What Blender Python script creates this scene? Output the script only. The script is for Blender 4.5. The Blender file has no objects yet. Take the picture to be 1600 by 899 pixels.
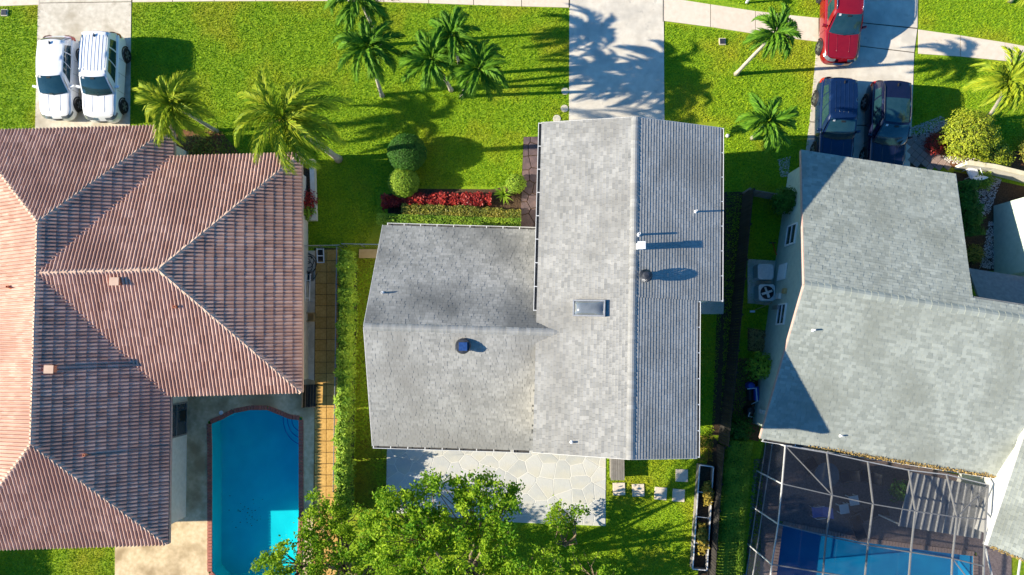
import bpy, bmesh, math, random
import numpy as np
from mathutils import Vector, Matrix
random.seed(7); RNG = np.random.default_rng(7)
SC = bpy.context.scene
COL = SC.collection
R = math.radians
# ------------------------------------------------------------------ camera, light
CAM_H = 35.5; PITCH = R(4.8); F = 24 / 36 * 1600
cam = bpy.data.cameras.new('camera'); cam.lens = 24; cam.sensor_width = 36; cam.clip_end = 3000; cam.clip_start = .5
camo = bpy.data.objects.new('camera', cam); COL.objects.link(camo)
camo.location = (0, 0, CAM_H); camo.rotation_euler = (PITCH, 0, 0)
SC.camera = camo
SUN_EL = R(25.5); SUN_AZ = R(4.9)           # light travels to +X, a little to +Y
w = bpy.data.worlds.new('World'); SC.world = w; w.use_nodes = True
nt = w.node_tree
bg = nt.nodes['Background']; bg.inputs['Strength'].default_value = .095
sky = nt.nodes.new('ShaderNodeTexSky'); sky.sky_type = 'NISHITA'; sky.sun_disc = False
sky.sun_elevation = SUN_EL; sky.sun_rotation = R(265.1); sky.air_density = 1.0; sky.dust_density = .3; sky.ozone_density = 4.0
hs_ = nt.nodes.new('ShaderNodeHueSaturation'); hs_.inputs['Saturation'].default_value = 1.3
nt.links.new(sky.outputs[0], hs_.inputs['Color']); nt.links.new(hs_.outputs[0], bg.inputs[0])
sl = bpy.data.lights.new('sun', 'SUN'); sl.energy = 5.0; sl.angle = R(.5); sl.color = (1, .90, .72)
so = bpy.data.objects.new('sun', sl); COL.objects.link(so)
sd = Vector((math.cos(SUN_EL) * math.cos(SUN_AZ), math.cos(SUN_EL) * math.sin(SUN_AZ), -math.sin(SUN_EL)))
so.rotation_euler = sd.to_track_quat('-Z', 'Y').to_euler(); so.location = (-40, -5, 30)
SC.view_settings.view_transform = 'Standard'; SC.view_settings.look = 'None'
SC.view_settings.gamma = 1; SC.view_settings.exposure = 1.15
SC.cycles.max_bounces = 5; SC.cycles.diffuse_bounces = 3; SC.cycles.transparent_max_bounces = 10

def P(u, v, z=0.):
    """measured photo position (1600 x 899) at a known height -> place in the yard (metres)"""
    x = (u - 800) / F; y = (449.5 - v) / F
    c, s = math.cos(PITCH), math.sin(PITCH)
    t = (CAM_H - z) / (c - y * s)
    return Vector((x * t, (y * c + s) * t, z))
def PX(u, v, z=0.):
    p = P(u, v, z); return (p.x, p.y)

# ------------------------------------------------------------------ objects
ORG = {}
def tag(o, label=None, cat=None, group=None, kind=None):
    if label: o['label'] = label
    if cat: o['category'] = cat
    if group: o['group'] = group
    if kind: o['kind'] = kind
    return o
def thing(name, label, cat, loc, rz=0, group=None):
    o = bpy.data.objects.new(name, None); COL.objects.link(o); o.empty_display_size = .2
    o.location = loc; o.rotation_euler = (0, 0, rz); ORG[o.name] = Vector(loc)
    return tag(o, label, cat, group)
def org(o): return ORG.get(o.name, Vector((0, 0, 0))) if o else Vector((0, 0, 0))
def link(name, me, parent=None, M=None):
    o = bpy.data.objects.new(name, me); COL.objects.link(o)
    if parent:
        o.parent = parent; ORG[o.name] = org(parent)
    if M is not None: o.matrix_local = Matrix.Translation(-org(parent)) @ M
    return o
def copy_tree(o, parent=None):
    c = o.copy(); COL.objects.link(c)
    if parent: c.parent = parent
    for ch in o.children: copy_tree(ch, c)
    return c

class MB:
    def __init__(s): s.v = []; s.f = []; s.t = []; s.m = []
    def add(s, vs, fs, tone=.5, mi=0):
        b = len(s.v); s.v += [tuple(p) for p in vs]
        for f in fs: s.f.append([i + b for i in f]); s.t.append(tone); s.m.append(mi)
    def face(s, pts, tone=.5, mi=0): s.add(pts, [list(range(len(pts)))], tone, mi)
    def prism(s, pts, z0, z1, tone=.5, mi=0, bev=0.):
        n = len(pts); pts = [(p[0], p[1]) for p in pts]
        a = sum(pts[i][0] * pts[(i + 1) % n][1] - pts[(i + 1) % n][0] * pts[i][1] for i in range(n))
        if a < 0: pts = pts[::-1]
        if bev:
            cx = sum(p[0] for p in pts) / n; cy = sum(p[1] for p in pts) / n
            top = []
            for p in pts:
                d = math.hypot(p[0] - cx, p[1] - cy) or 1
                k = max(0, 1 - bev * 1.3 / d); top.append((cx + (p[0] - cx) * k, cy + (p[1] - cy) * k))
            vs = [(p[0], p[1], z0) for p in pts] + [(p[0], p[1], z1 - bev) for p in pts] + [(p[0], p[1], z1) for p in top]
            fs = [list(range(2 * n, 3 * n))]
            for r in (0, n): fs += [[r + i, r + (i + 1) % n, r + n + (i + 1) % n, r + n + i] for i in range(n)]
        else:
            vs = [(p[0], p[1], z0) for p in pts] + [(p[0], p[1], z1) for p in pts]
            fs = [list(range(n, 2 * n)), list(range(n))[::-1]] + [[i, (i + 1) % n, n + (i + 1) % n, n + i] for i in range(n)]
        s.add(vs, fs, tone, mi)
    def obox(s, c, ax, ay, az, tone=.5, mi=0):
        c, ax, ay, az = map(Vector, (c, ax, ay, az)); vs = []
        for k in (-1, 1):
            for a, b in ((-1, -1), (1, -1), (1, 1), (-1, 1)): vs.append(c + ax * a + ay * b + az * k)
        s.add(vs, [[3, 2, 1, 0], [4, 5, 6, 7], [0, 1, 5, 4], [1, 2, 6, 5], [2, 3, 7, 6], [3, 0, 4, 7]], tone, mi)
    def box(s, c, size, rz=0, tone=.5, mi=0):
        ca, sa = math.cos(rz), math.sin(rz)
        s.obox(c, (ca * size[0] / 2, sa * size[0] / 2, 0), (-sa * size[1] / 2, ca * size[1] / 2, 0), (0, 0, size[2] / 2), tone, mi)
    def beam(s, a, b, w, h, up=(0, 0, 1), tone=.5, mi=0):
        a, b = Vector(a), Vector(b); d = (b - a); L = d.length; d.normalize()
        side = d.cross(Vector(up))
        if side.length < 1e-4: side = d.cross(Vector((1, 0, 0)))
        side.normalize(); u = side.cross(d)
        s.obox((a + b) / 2, d * L / 2, side * w / 2, u * h / 2, tone, mi)
    def tube(s, path, r, n=6, cap=True, tone=.5, mi=0):
        path = [Vector(p) for p in path]; m = len(path)
        rs = r if isinstance(r, (list, tuple)) else [r] * m
        b = len(s.v); ref = Vector((.13, .31, .94))
        for i, p in enumerate(path):
            d = path[min(i + 1, m - 1)] - path[max(i - 1, 0)]
            if d.length < 1e-9: d = Vector((0, 0, 1))
            d.normalize(); x = d.cross(ref)
            if x.length < .1: x = d.cross(Vector((1, 0, 0)))
            x.normalize(); y = d.cross(x)
            for k in range(n):
                a = 2 * math.pi * k / n; s.v.append(tuple(p + (x * math.cos(a) + y * math.sin(a)) * rs[i]))
        for i in range(m - 1):
            for k in range(n):
                k2 = (k + 1) % n
                s.f.append([b + i * n + k, b + i * n + k2, b + (i + 1) * n + k2, b + (i + 1) * n + k]); s.t.append(tone); s.m.append(mi)
        if cap:
            for q in (list(range(b, b + n))[::-1], list(range(b + (m - 1) * n, b + m * n))):
                s.f.append(q); s.t.append(tone); s.m.append(mi)
    def lathe(s, prof, c=(0, 0, 0), n=16, M=None, tone=.5, mi=0):
        b = len(s.v); c = Vector(c)
        for r, z in prof:
            for k in range(n):
                a = 2 * math.pi * k / n; p = Vector((r * math.cos(a), r * math.sin(a), z))
                if M is not None: p = M @ p
                s.v.append(tuple(p + c))
        for i in range(len(prof) - 1):
            for k in range(n):
                k2 = (k + 1) % n
                s.f.append([b + i * n + k, b + i * n + k2, b + (i + 1) * n + k2, b + (i + 1) * n + k]); s.t.append(tone); s.m.append(mi)
        for q, i in ((list(range(b, b + n))[::-1], 0), (list(range(b + (len(prof) - 1) * n, b + len(prof) * n)), -1)):
            if prof[i][0] > 1e-5: s.f.append(q); s.t.append(tone); s.m.append(mi)
    def grid(s, fn, nu, nv, tone=.5, mi=0, flip=False):
        b = len(s.v)
        for j in range(nv + 1):
            for i in range(nu + 1): s.v.append(tuple(fn(i / nu, j / nv)))
        for j in range(nv):
            for i in range(nu):
                q = [b + j * (nu + 1) + i, b + j * (nu + 1) + i + 1, b + (j + 1) * (nu + 1) + i + 1, b + (j + 1) * (nu + 1) + i]
                s.f.append(q[::-1] if flip else q); s.t.append(tone); s.m.append(mi)
    def mesh(s, name, mats, off=(0, 0, 0), smooth=False):
        me = bpy.data.meshes.new(name)
        ox, oy, oz = off
        me.from_pydata([(p[0] - ox, p[1] - oy, p[2] - oz) for p in s.v], [], s.f)
        for m in (mats if isinstance(mats, (list, tuple)) else [mats]): me.materials.append(m)
        at = me.attributes.new('tone', 'FLOAT', 'FACE'); at.data.foreach_set('value', np.array(s.t, dtype=np.float32))
        if any(s.m): me.polygons.foreach_set('material_index', np.array(s.m, dtype=np.int32))
        if smooth: me.polygons.foreach_set('use_smooth', np.ones(len(s.f), dtype=bool))
        me.update(); return me
    def build(s, name, mats, parent=None, smooth=False, local=False, loc=None):
        """mesh given in world metres (or in the parent's own frame if local) -> one object"""
        off = Vector((0, 0, 0)) if local else org(parent)
        if loc is not None: off = Vector(loc)
        o = link(name, s.mesh(name, mats, off, smooth), parent)
        if loc is not None:
            o.location = Vector(loc) - (org(parent) if parent else Vector((0, 0, 0))); ORG[o.name] = Vector(loc)
        return o

def np_mesh(name, V, Fq, tone, mat, off=(0, 0, 0), smooth=False):
    """fast mesh of equal polygons: V (n,3), Fq (m,k)"""
    me = bpy.data.meshes.new(name); V = np.asarray(V, np.float32) - np.asarray(off, np.float32)
    m, k = Fq.shape
    me.vertices.add(len(V)); me.vertices.foreach_set('co', V.ravel())
    me.loops.add(m * k); me.loops.foreach_set('vertex_index', Fq.astype(np.int32).ravel())
    me.polygons.add(m); me.polygons.foreach_set('loop_start', np.arange(0, m * k, k, dtype=np.int32))
    me.polygons.foreach_set('loop_total', np.full(m, k, dtype=np.int32))
    me.materials.append(mat); me.update(calc_edges=True)
    at = me.attributes.new('tone', 'FLOAT', 'FACE'); at.data.foreach_set('value', np.asarray(tone, np.float32))
    me.polygons.foreach_set('use_smooth', np.full(m, smooth, dtype=bool))
    me.validate(); return me

# ------------------------------------------------------------------ materials
def mk(name, c1, c2=None, rough=.8, scale=6., tone=None, tw=.6, detail=3., bump=0., bscale=40., metal=0., spec=.3,
       coat=0., trans=0., c3=None, s3=.4, alpha=1., w3=(.45, .65), spots=None):
    """procedural material: two colours mixed by noise and by the piece's own tone, a third by broad patches"""
    m = bpy.data.materials.new(name); m.use_nodes = True; n = m.node_tree.nodes; l = m.node_tree.links
    b = n['Principled BSDF']; b.inputs['Roughness'].default_value = rough; b.inputs['Metallic'].default_value = metal
    b.inputs['Specular IOR Level'].default_value = spec; b.inputs['Coat Weight'].default_value = coat
    b.inputs['Coat Roughness'].default_value = .04
    c2 = c2 or c1
    tc = n.new('ShaderNodeTexCoord')
    no = n.new('ShaderNodeTexNoise'); no.inputs['Scale'].default_value = scale; no.inputs['Detail'].default_value = detail
    l.new(tc.outputs['Object'], no.inputs['Vector'])
    mr = n.new('ShaderNodeMapRange'); mr.inputs[1].default_value = .3; mr.inputs[2].default_value = .7
    l.new(no.outputs['Fac'], mr.inputs[0]); fac = mr.outputs[0]
    if tone:
        if tone == 'attr':
            a = n.new('ShaderNodeAttribute'); a.attribute_name = 'tone'; src = a.outputs['Fac']
        else:
            a = n.new('ShaderNodeObjectInfo'); src = a.outputs['Random']
        mx = n.new('ShaderNodeMix'); mx.inputs[0].default_value = tw
        l.new(fac, mx.inputs[2]); l.new(src, mx.inputs[3]); fac = mx.outputs[0]
    mc = n.new('ShaderNodeMix'); mc.data_type = 'RGBA'
    mc.inputs[6].default_value = (*c1, 1); mc.inputs[7].default_value = (*c2, 1)
    l.new(fac, mc.inputs[0]); out = mc.outputs[2]
    if c3:
        n3 = n.new('ShaderNodeTexNoise'); n3.inputs['Scale'].default_value = s3; n3.inputs['Detail'].default_value = 4
        l.new(tc.outputs['Object'], n3.inputs['Vector'])
        m3 = n.new('ShaderNodeMapRange'); m3.inputs[1].default_value = w3[0]; m3.inputs[2].default_value = w3[1]
        l.new(n3.outputs['Fac'], m3.inputs[0])
        x3 = n.new('ShaderNodeMix'); x3.data_type = 'RGBA'; l.new(m3.outputs[0], x3.inputs[0])
        l.new(out, x3.inputs[6]); x3.inputs[7].default_value = (*c3, 1); out = x3.outputs[2]
    if spots:
        sc_, sz, lo, hi = spots
        n4 = n.new('ShaderNodeTexNoise'); n4.inputs['Scale'].default_value = sz; n4.inputs['Detail'].default_value = 5; n4.inputs['Roughness'].default_value = .7
        l.new(tc.outputs['Object'], n4.inputs['Vector'])
        m4 = n.new('ShaderNodeMapRange'); m4.inputs[1].default_value = lo; m4.inputs[2].default_value = hi; l.new(n4.outputs['Fac'], m4.inputs[0])
        x4 = n.new('ShaderNodeMix'); x4.data_type = 'RGBA'; l.new(m4.outputs[0], x4.inputs[0])
        l.new(out, x4.inputs[6]); x4.inputs[7].default_value = (*sc_, 1); out = x4.outputs[2]
    l.new(out, b.inputs['Base Color'])
    if bump:
        nb = n.new('ShaderNodeTexNoise'); nb.inputs['Scale'].default_value = bscale; nb.inputs['Detail'].default_value = 4
        l.new(tc.outputs['Object'], nb.inputs['Vector'])
        bp = n.new('ShaderNodeBump'); bp.inputs['Strength'].default_value = bump; bp.inputs['Distance'].default_value = .02
        l.new(nb.outputs['Fac'], bp.inputs['Height']); l.new(bp.outputs[0], b.inputs['Normal'])
    if trans:
        tr = n.new('ShaderNodeBsdfTranslucent'); l.new(out, tr.inputs[0])
        ms = n.new('ShaderNodeMixShader'); ms.inputs[0].default_value = trans
        l.new(b.outputs[0], ms.inputs[1]); l.new(tr.outputs[0], ms.inputs[2]); l.new(ms.outputs[0], n['Material Output'].inputs[0])
    if alpha < 1: b.inputs['Alpha'].default_value = alpha
    return m

M = {}
M['ground'] = mk('lawn_soil', (.08, .19, .005), (.28, .40, .010), .95, 9, bump=.6, bscale=30, c3=(.27, .25, .015), s3=.35, w3=(.5, .75))
M['grass'] = mk('grass_blades', (.08, .25, .004), (.43, .57, .010), .8, 1.2, tone='attr', tw=.75, trans=.3, c3=(.50, .48, .02), s3=.35, w3=(.46, .8))
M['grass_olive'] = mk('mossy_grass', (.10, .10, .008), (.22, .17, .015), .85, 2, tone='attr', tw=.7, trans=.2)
M['soil'] = mk('mulch_soil', (.035, .022, .012), (.10, .062, .035), .95, 14, bump=.8, bscale=25)
M['mulch'] = mk('wood_mulch', (.10, .045, .02), (.24, .11, .05), .95, 18, bump=.9, bscale=30)
M['conc'] = mk('drive_concrete', (.57, .51, .42), (.69, .63, .53), .85, 3.0, detail=8, bump=.15, bscale=60, c3=(.42, .39, .34), s3=.6, w3=(.45, .75), spots=((.30, .28, .25), 1.6, .60, .78))
M['conc_old'] = mk('old_concrete', (.50, .45, .36), (.66, .60, .50), .9, 4.0, detail=8, bump=.2, bscale=60, c3=(.34, .29, .21), s3=.7, w3=(.5, .75), spots=((.27, .23, .17), 2.2, .60, .78))
M['sidewalk'] = mk('sidewalk_concrete', (.60, .50, .39), (.70, .61, .50), .9, 4, detail=7, tone='obj', tw=.3, bump=.15, bscale=60, spots=((.36, .31, .25), 1.8, .60, .80))
M['joint'] = mk('joint_dirt', (.07, .06, .05), (.12, .10, .08), .95, 20)
M['asphalt'] = mk('street_asphalt', (.045, .045, .048), (.065, .065, .065), .9, 30, bump=.3)
M['deck'] = mk('pool_deck_stone', (.56, .42, .24), (.74, .58, .37), .9, 5, detail=8, c3=(.36, .26, .14), s3=.9, bump=.25, bscale=50)
M['grout'] = mk('pale_grout', (.62, .60, .55), (.72, .70, .65), .9, 20)
M['flag'] = mk('flagstone_face', (.40, .41, .40), (.56, .555, .53), .8, 3, tone='obj', tw=.75, detail=7, bump=.3, bscale=20, c3=(.52, .50, .43), s3=.6)
M['slate'] = mk('entry_slate', (.07, .055, .06), (.20, .13, .12), .6, 3, tone='obj', tw=.5, detail=7, bump=.4, bscale=15)
M['paver'] = mk('ochre_paver', (.40, .22, .05), (.64, .39, .12), .9, 9, tone='obj', tw=.35, detail=7, bump=.3, bscale=40)
M['brick'] = mk('coping_brick', (.30, .10, .07), (.44, .17, .12), .85, 8, tone='obj', tw=.6, bump=.3)
M['paver_pink'] = mk('rose_paver', (.26, .19, .17), (.36, .26, .22), .9, 8, tone='obj', tw=.5, bump=.3)
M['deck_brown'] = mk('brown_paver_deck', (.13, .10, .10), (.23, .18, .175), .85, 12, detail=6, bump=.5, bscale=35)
M['gravel'] = mk('pale_gravel', (.40, .39, .38), (.72, .69, .66), .9, 8, tone='attr', tw=.8)
M['gravel_dark'] = mk('dark_gravel', (.10, .09, .09), (.30, .27, .26), .9, 8, tone='attr', tw=.8)
for k, t in (('tile', 'attr'), ('tile_one', 'obj')):
    M[k] = mk('clay_roof_' + k, (.40, .22, .165), (.66, .44, .355), .8, 2.2, tone=t, tw=.6, detail=5, bump=.2, c3=(.42, .245, .19), s3=.35)
M['cap'] = mk('clay_ridge', (.50, .34, .25), (.66, .47, .36), .85, 3, tone='obj', tw=.5)
for k, t in (('shingle', 'attr'), ('shingle_one', 'obj')):
    M[k] = mk('grey_' + k, (.23, .23, .22), (.40, .395, .375), .95, 1.5, tone=t, tw=.55, detail=6, c3=(.23, .225, .21), s3=.45, w3=(.45, .75))
    M[k + '_green'] = mk('green_grey_' + k, (.23, .25, .225), (.37, .395, .355), .95, 1.5, tone=t, tw=.75, detail=6, c3=(.21, .225, .195), s3=.4, w3=(.45, .75))
    M[k + '_worn'] = mk('stained_grey_' + k, (.20, .205, .20), (.36, .36, .35), .95, 1.5, tone=t, tw=.6, detail=6, c3=(.125, .13, .13), s3=.42, w3=(.42, .68))
M['underlay'] = mk('roof_underlay', (.16, .16, .155), (.22, .22, .21), .95, 6)
M['underlay_red'] = mk('tile_underlay', (.10, .055, .045), (.16, .08, .06), .95, 6)
M['white'] = mk('white_paint', (.74, .73, .70), (.82, .81, .78), .6, 6)
M['cream'] = mk('cream_stucco', (.62, .58, .50), (.72, .68, .60), .9, 5, bump=.3, bscale=60)
M['sage'] = mk('sage_stucco', (.42, .50, .42), (.50, .58, .49), .9, 4, bump=.3, bscale=60)
M['sand_wall'] = mk('sand_stucco', (.60, .53, .36), (.70, .63, .46), .9, 4, bump=.3, bscale=60)
M['pinkish'] = mk('salmon_trim', (.46, .30, .26), (.54, .37, .33), .7, 5)
M['alum'] = mk('white_aluminium', (.56, .56, .55), (.66, .66, .65), .45, 10, spec=.5)
M['gutter_in'] = mk('gutter_shade', (.05, .05, .05), (.09, .085, .08), .7, 10)
M['metal'] = mk('galvanised_metal', (.32, .33, .34), (.44, .45, .46), .4, 8, metal=.8)
M['dark_metal'] = mk('dark_metal', (.04, .045, .055), (.08, .085, .10), .45, 8, metal=.5)
M['cage_frame'] = mk('cage_frame_paint', (.40, .40, .40), (.50, .50, .50), .5, 10)
M['black'] = mk('black_plastic', (.012, .012, .013), (.022, .022, .024), .5, 10)
M['rubber'] = mk('tyre_rubber', (.014, .014, .015), (.024, .024, .025), .8, 20)
M['terracotta'] = mk('terracotta_vent', (.50, .17, .09), (.60, .25, .14), .8, 10)
M['solar'] = mk('solar_cell', (.02, .05, .16), (.03, .08, .24), .15, 10, spec=.7, coat=.5)
M['dome'] = mk('skylight_dome', (.10, .115, .13), (.15, .165, .18), .10, 3, spec=.8, coat=1.)
M['wood_grey'] = mk('weathered_wood', (.16, .145, .13), (.27, .25, .22), .9, 7, tone='obj', tw=.6, detail=7, bump=.3)
M['wood_tan'] = mk('tan_plywood', (.42, .29, .12), (.52, .37, .17), .8, 3, detail=6)
M['bark'] = mk('tree_bark', (.13, .095, .06), (.24, .18, .12), .9, 9, bump=.6)
M['palm_trunk'] = mk('palm_trunk', (.36, .32, .26), (.52, .47, .40), .9, 10, bump=.6, bscale=25)
M['crownshaft'] = mk('palm_crownshaft', (.14, .22, .04), (.24, .32, .07), .6, 6)
M['frond'] = mk('palm_frond', (.018, .10, .007), (.18, .36, .022), .6, 1.5, tone='attr', tw=.7, trans=.3, spec=.15)
M['frond_gold'] = mk('golden_palm_frond', (.07, .19, .008), (.46, .50, .03), .6, 1.5, tone='attr', tw=.7, trans=.35, spec=.15)
M['frond_dead'] = mk('dry_frond', (.30, .20, .06), (.46, .32, .11), .8, 3, tone='attr', tw=.6)
M['leaf'] = mk('hedge_leaf', (.07, .20, .010), (.40, .54, .04), .6, 1.5, tone='attr', tw=.75, trans=.25)
M['leaf_dark'] = mk('dark_shrub_leaf', (.014, .08, .006), (.08, .22, .016), .6, 1.5, tone='attr', tw=.75, trans=.2)
M['leaf_lime'] = mk('lime_shrub_leaf', (.13, .22, .01), (.48, .50, .03), .5, 1.5, tone='attr', tw=.75, trans=.25)
M['leaf_tree'] = mk('tree_leaf', (.06, .21, .008), (.42, .56, .03), .6, .8, tone='attr', tw=.75, trans=.42, spec=.15)
M['leaf_red'] = mk('red_croton_leaf', (.16, .010, .016), (.52, .055, .035), .45, 3, tone='attr', tw=.85, trans=.2)
M['leaf_mixed'] = mk('variegated_leaf', (.06, .13, .012), (.40, .33, .05), .5, 2, tone='attr', tw=.85, trans=.2)
M['leaf_gold'] = mk('dry_grass_leaf', (.22, .17, .02), (.50, .38, .06), .7, 2, tone='attr', tw=.75, trans=.2)
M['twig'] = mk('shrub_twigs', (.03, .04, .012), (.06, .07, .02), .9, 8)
M['glass'] = mk('window_glass', (.03, .04, .05), (.05, .06, .08), .06, 3, spec=.8)
M['car_glass'] = mk('car_glass', (.010, .036, .046), (.018, .05, .062), .03, 3, spec=.8, coat=.6)
M['pearl'] = mk('pearl_white_paint', (.78, .78, .79), (.82, .82, .83), .25, 3, spec=.5, coat=1.)
M['silver_white'] = mk('cool_white_paint', (.72, .73, .76), (.76, .77, .80), .25, 3, spec=.5, coat=1.)
M['red_paint'] = mk('red_paint', (.18, .003, .009), (.21, .005, .011), .25, 3, spec=.5, coat=.7)
M['navy_paint'] = mk('navy_paint', (.004, .014, .052), (.006, .018, .064), .22, 3, spec=.4, coat=.5)
M['black_paint'] = mk('blue_black_paint', (.005, .008, .028), (.008, .011, .034), .22, 3, spec=.4, coat=.5)
M['chrome'] = mk('bright_trim', (.62, .63, .65), (.70, .71, .73), .15, 3, metal=1.)
M['headlamp'] = mk('headlamp_lens', (.10, .11, .12), (.17, .18, .19), .08, 8, spec=.8, coat=1.)
M['taillamp'] = mk('taillamp_lens', (.40, .012, .010), (.48, .02, .015), .12, 8, spec=.7, coat=1.)
M['plate'] = mk('plate_white', (.55, .55, .55), (.62, .62, .62), .6, 8)
M['fabric_dark'] = mk('dark_sling_fabric', (.018, .022, .03), (.035, .04, .05), .8, 20)
M['fabric_blue'] = mk('blue_sling_fabric', (.10, .14, .42), (.16, .22, .55), .8, 20)
M['plastic_white'] = mk('white_plastic', (.72, .73, .74), (.80, .81, .82), .5, 10)
M['blue_metal'] = mk('blue_pump_paint', (.03, .07, .35), (.05, .10, .45), .5, 10)
M['ac'] = mk('condenser_paint', (.50, .50, .48), (.60, .60, .57), .6, 10)
M['red_handle'] = mk('red_tool_paint', (.50, .02, .01), (.58, .04, .02), .5, 10)
M['stain'] = M['joint']
def water_mat(name, c1, c2):
    m = mk(name, c1, c2, .05, .35, detail=2, spec=.5)
    n = m.node_tree.nodes; l = m.node_tree.links
    tc = n.new('ShaderNodeTexCoord'); nb = n.new('ShaderNodeTexNoise'); nb.inputs['Scale'].default_value = 2.2
    l.new(tc.outputs['Object'], nb.inputs['Vector'])
    bp = n.new('ShaderNodeBump'); bp.inputs['Strength'].default_value = .08; bp.inputs['Distance'].default_value = .05
    l.new(nb.outputs['Fac'], bp.inputs['Height']); l.new(bp.outputs[0], n['Principled BSDF'].inputs['Normal'])
    return m
M['water'] = water_mat('pool_water', (.004, .36, .50), (.008, .44, .56))
M['water2'] = water_mat('pool_water_deep', (.004, .16, .40), (.008, .22, .48))
def screen_mat():
    m = bpy.data.materials.new('insect_screen'); m.use_nodes = True; n = m.node_tree.nodes; l = m.node_tree.links
    b = n['Principled BSDF']; b.inputs['Base Color'].default_value = (.018, .021, .03, 1); b.inputs['Roughness'].default_value = .7
    b.inputs['Specular IOR Level'].default_value = .2
    t = n.new('ShaderNodeBsdfTransparent'); s = n.new('ShaderNodeMixShader'); s.inputs[0].default_value = .45
    l.new(t.outputs[0], s.inputs[1]); l.new(b.outputs[0], s.inputs[2]); l.new(s.outputs[0], n['Material Output'].inputs[0])
    return m
M['screen'] = screen_mat()
# ------------------------------------------------------------------ helpers for areas
def inpoly(pts, poly):
    pts = np.asarray(pts); x, y = pts[:, 0], pts[:, 1]; r = np.zeros(len(pts), bool); n = len(poly)
    for i in range(n):
        x0, y0 = poly[i][:2]; x1, y1 = poly[(i + 1) % n][:2]
        if y0 == y1: continue
        c = ((y0 > y) != (y1 > y)) & (x < (x1 - x0) * (y - y0) / (y1 - y0) + x0); r ^= c
    return r
def PP(l, z=0.): return [PX(u, v, z) for u, v in l]
def scatter(polys, per_m2, excl=()):
    out = []
    for p in polys:
        a = np.array([q[:2] for q in p]); lo, hi = a.min(0), a.max(0)
        n = int((hi - lo).prod() * per_m2); pts = RNG.random((n, 2)) * (hi - lo) + lo
        k = inpoly(pts, p)
        for e in excl: k &= ~inpoly(pts, e)
        out.append(pts[k])
    return np.concatenate(out)
def sheet_holes(name, outer, holes, z, mat, kind='structure', z0=None):
    bm = bmesh.new(); es = []; loops = []
    for loop in [outer] + list(holes):
        vs = [bm.verts.new((p[0], p[1], z)) for p in loop]; loops.append(vs)
        es += [bm.edges.new((vs[i], vs[(i + 1) % len(vs)])) for i in range(len(vs))]
    bmesh.ops.triangle_fill(bm, use_beauty=True, use_dissolve=False, edges=es)
    for f in bm.faces:
        if f.normal.z < 0: f.normal_flip()
    if z0 is not None:
        for vs in loops:
            lo = [bm.verts.new((v.co.x, v.co.y, z0)) for v in vs]; n = len(vs)
            for i in range(n): bm.faces.new((vs[i], vs[(i + 1) % n], lo[(i + 1) % n], lo[i]))
        bmesh.ops.recalc_face_normals(bm, faces=bm.faces)
    me = bpy.data.meshes.new(name); bm.to_mesh(me); bm.free(); me.materials.append(mat)
    o = link(name, me); return tag(o, kind=kind)
def slab(name, px, z1, mat, z0=-.05, bev=0., parent=None, kind='structure', world=False):
    b = MB(); b.prism(px if world else PP(px), z0, z1, bev=bev)
    o = b.build(name, mat, parent)
    return tag(o, kind=kind) if kind else o
def offset_poly(p, d):
    """grow a polygon by d metres"""
    n = len(p); a = sum(p[i][0] * p[(i + 1) % n][1] - p[(i + 1) % n][0] * p[i][1] for i in range(n)); s = 1 if a > 0 else -1
    out = []
    for i in range(n):
        q0, q1, q2 = (Vector(p[(i + k) % n][:2]) for k in (-1, 0, 1))
        e1 = (q1 - q0).normalized(); e2 = (q2 - q1).normalized()
        n1 = Vector((e1.y, -e1.x)) * s; n2 = Vector((e2.y, -e2.x)) * s
        m = (n1 + n2).normalized(); out.append(tuple(q1 + m * d / max(.3, m.dot(n1))))
    return out
def clip_half(poly, p, nrm):
    out = []; n = len(poly)
    for i in range(n):
        a, b = Vector(poly[i]), Vector(poly[(i + 1) % n]); da, db = (a - p).dot(nrm), (b - p).dot(nrm)
        if da <= 0: out.append(tuple(a))
        if (da < 0) != (db < 0) and abs(da - db) > 1e-9: out.append(tuple(a + (b - a) * (da / (da - db))))
    return out
def voronoi(poly, sites):
    for i, s in enumerate(sites):
        c = list(poly); s = Vector(s)
        for j, t in enumerate(sites):
            if i == j: continue
            t = Vector(t)
            c = clip_half(c, (s + t) / 2, (t - s).normalized())
            if len(c) < 3: break
        if len(c) >= 3: yield c
def shrink(c, d):
    try: return offset_poly(c, -d)
    except Exception: return c

# ------------------------------------------------------------------ ground, pools
POOL1 = PP([(345, 908), (331, 893), (331, 700), (330, 662), (347, 655), (366, 645), (392, 640), (418, 640), (438, 648), (452, 654), (468, 656), (468, 800), (464, 905)])
POOL2 = PP([(1222, 820), (1345, 846), (1470, 862), (1521, 868), (1521, 990), (1200, 990)])
BIG = [(-420, -420), (420, -420), (420, 420), (-420, 420)]
H1 = offset_poly(POOL1, .10); H2 = offset_poly(POOL2, .10)
sheet_holes('ground', BIG, [H1, H2], 0, M['ground'])
def pool(poly, name, label, zw, mw, mb, depth):
    b = thing(name, label, 'pool', (*[sum(p[i] for p in poly) / len(poly) for i in (0, 1)], 0))
    s = MB(); n = len(poly)
    vs = [(p[0], p[1], .02) for p in poly] + [(p[0], p[1], -depth) for p in poly]
    s.add(vs, [list(range(n, 2 * n))] + [[i, (i + 1) % n, n + (i + 1) % n, n + i] for i in range(n)])
    s.build('basin', mb, b)
    wo = MB(); wo.face([(p[0], p[1], zw) for p in poly]); wo.build('water', mw, b)
    return b
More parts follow.
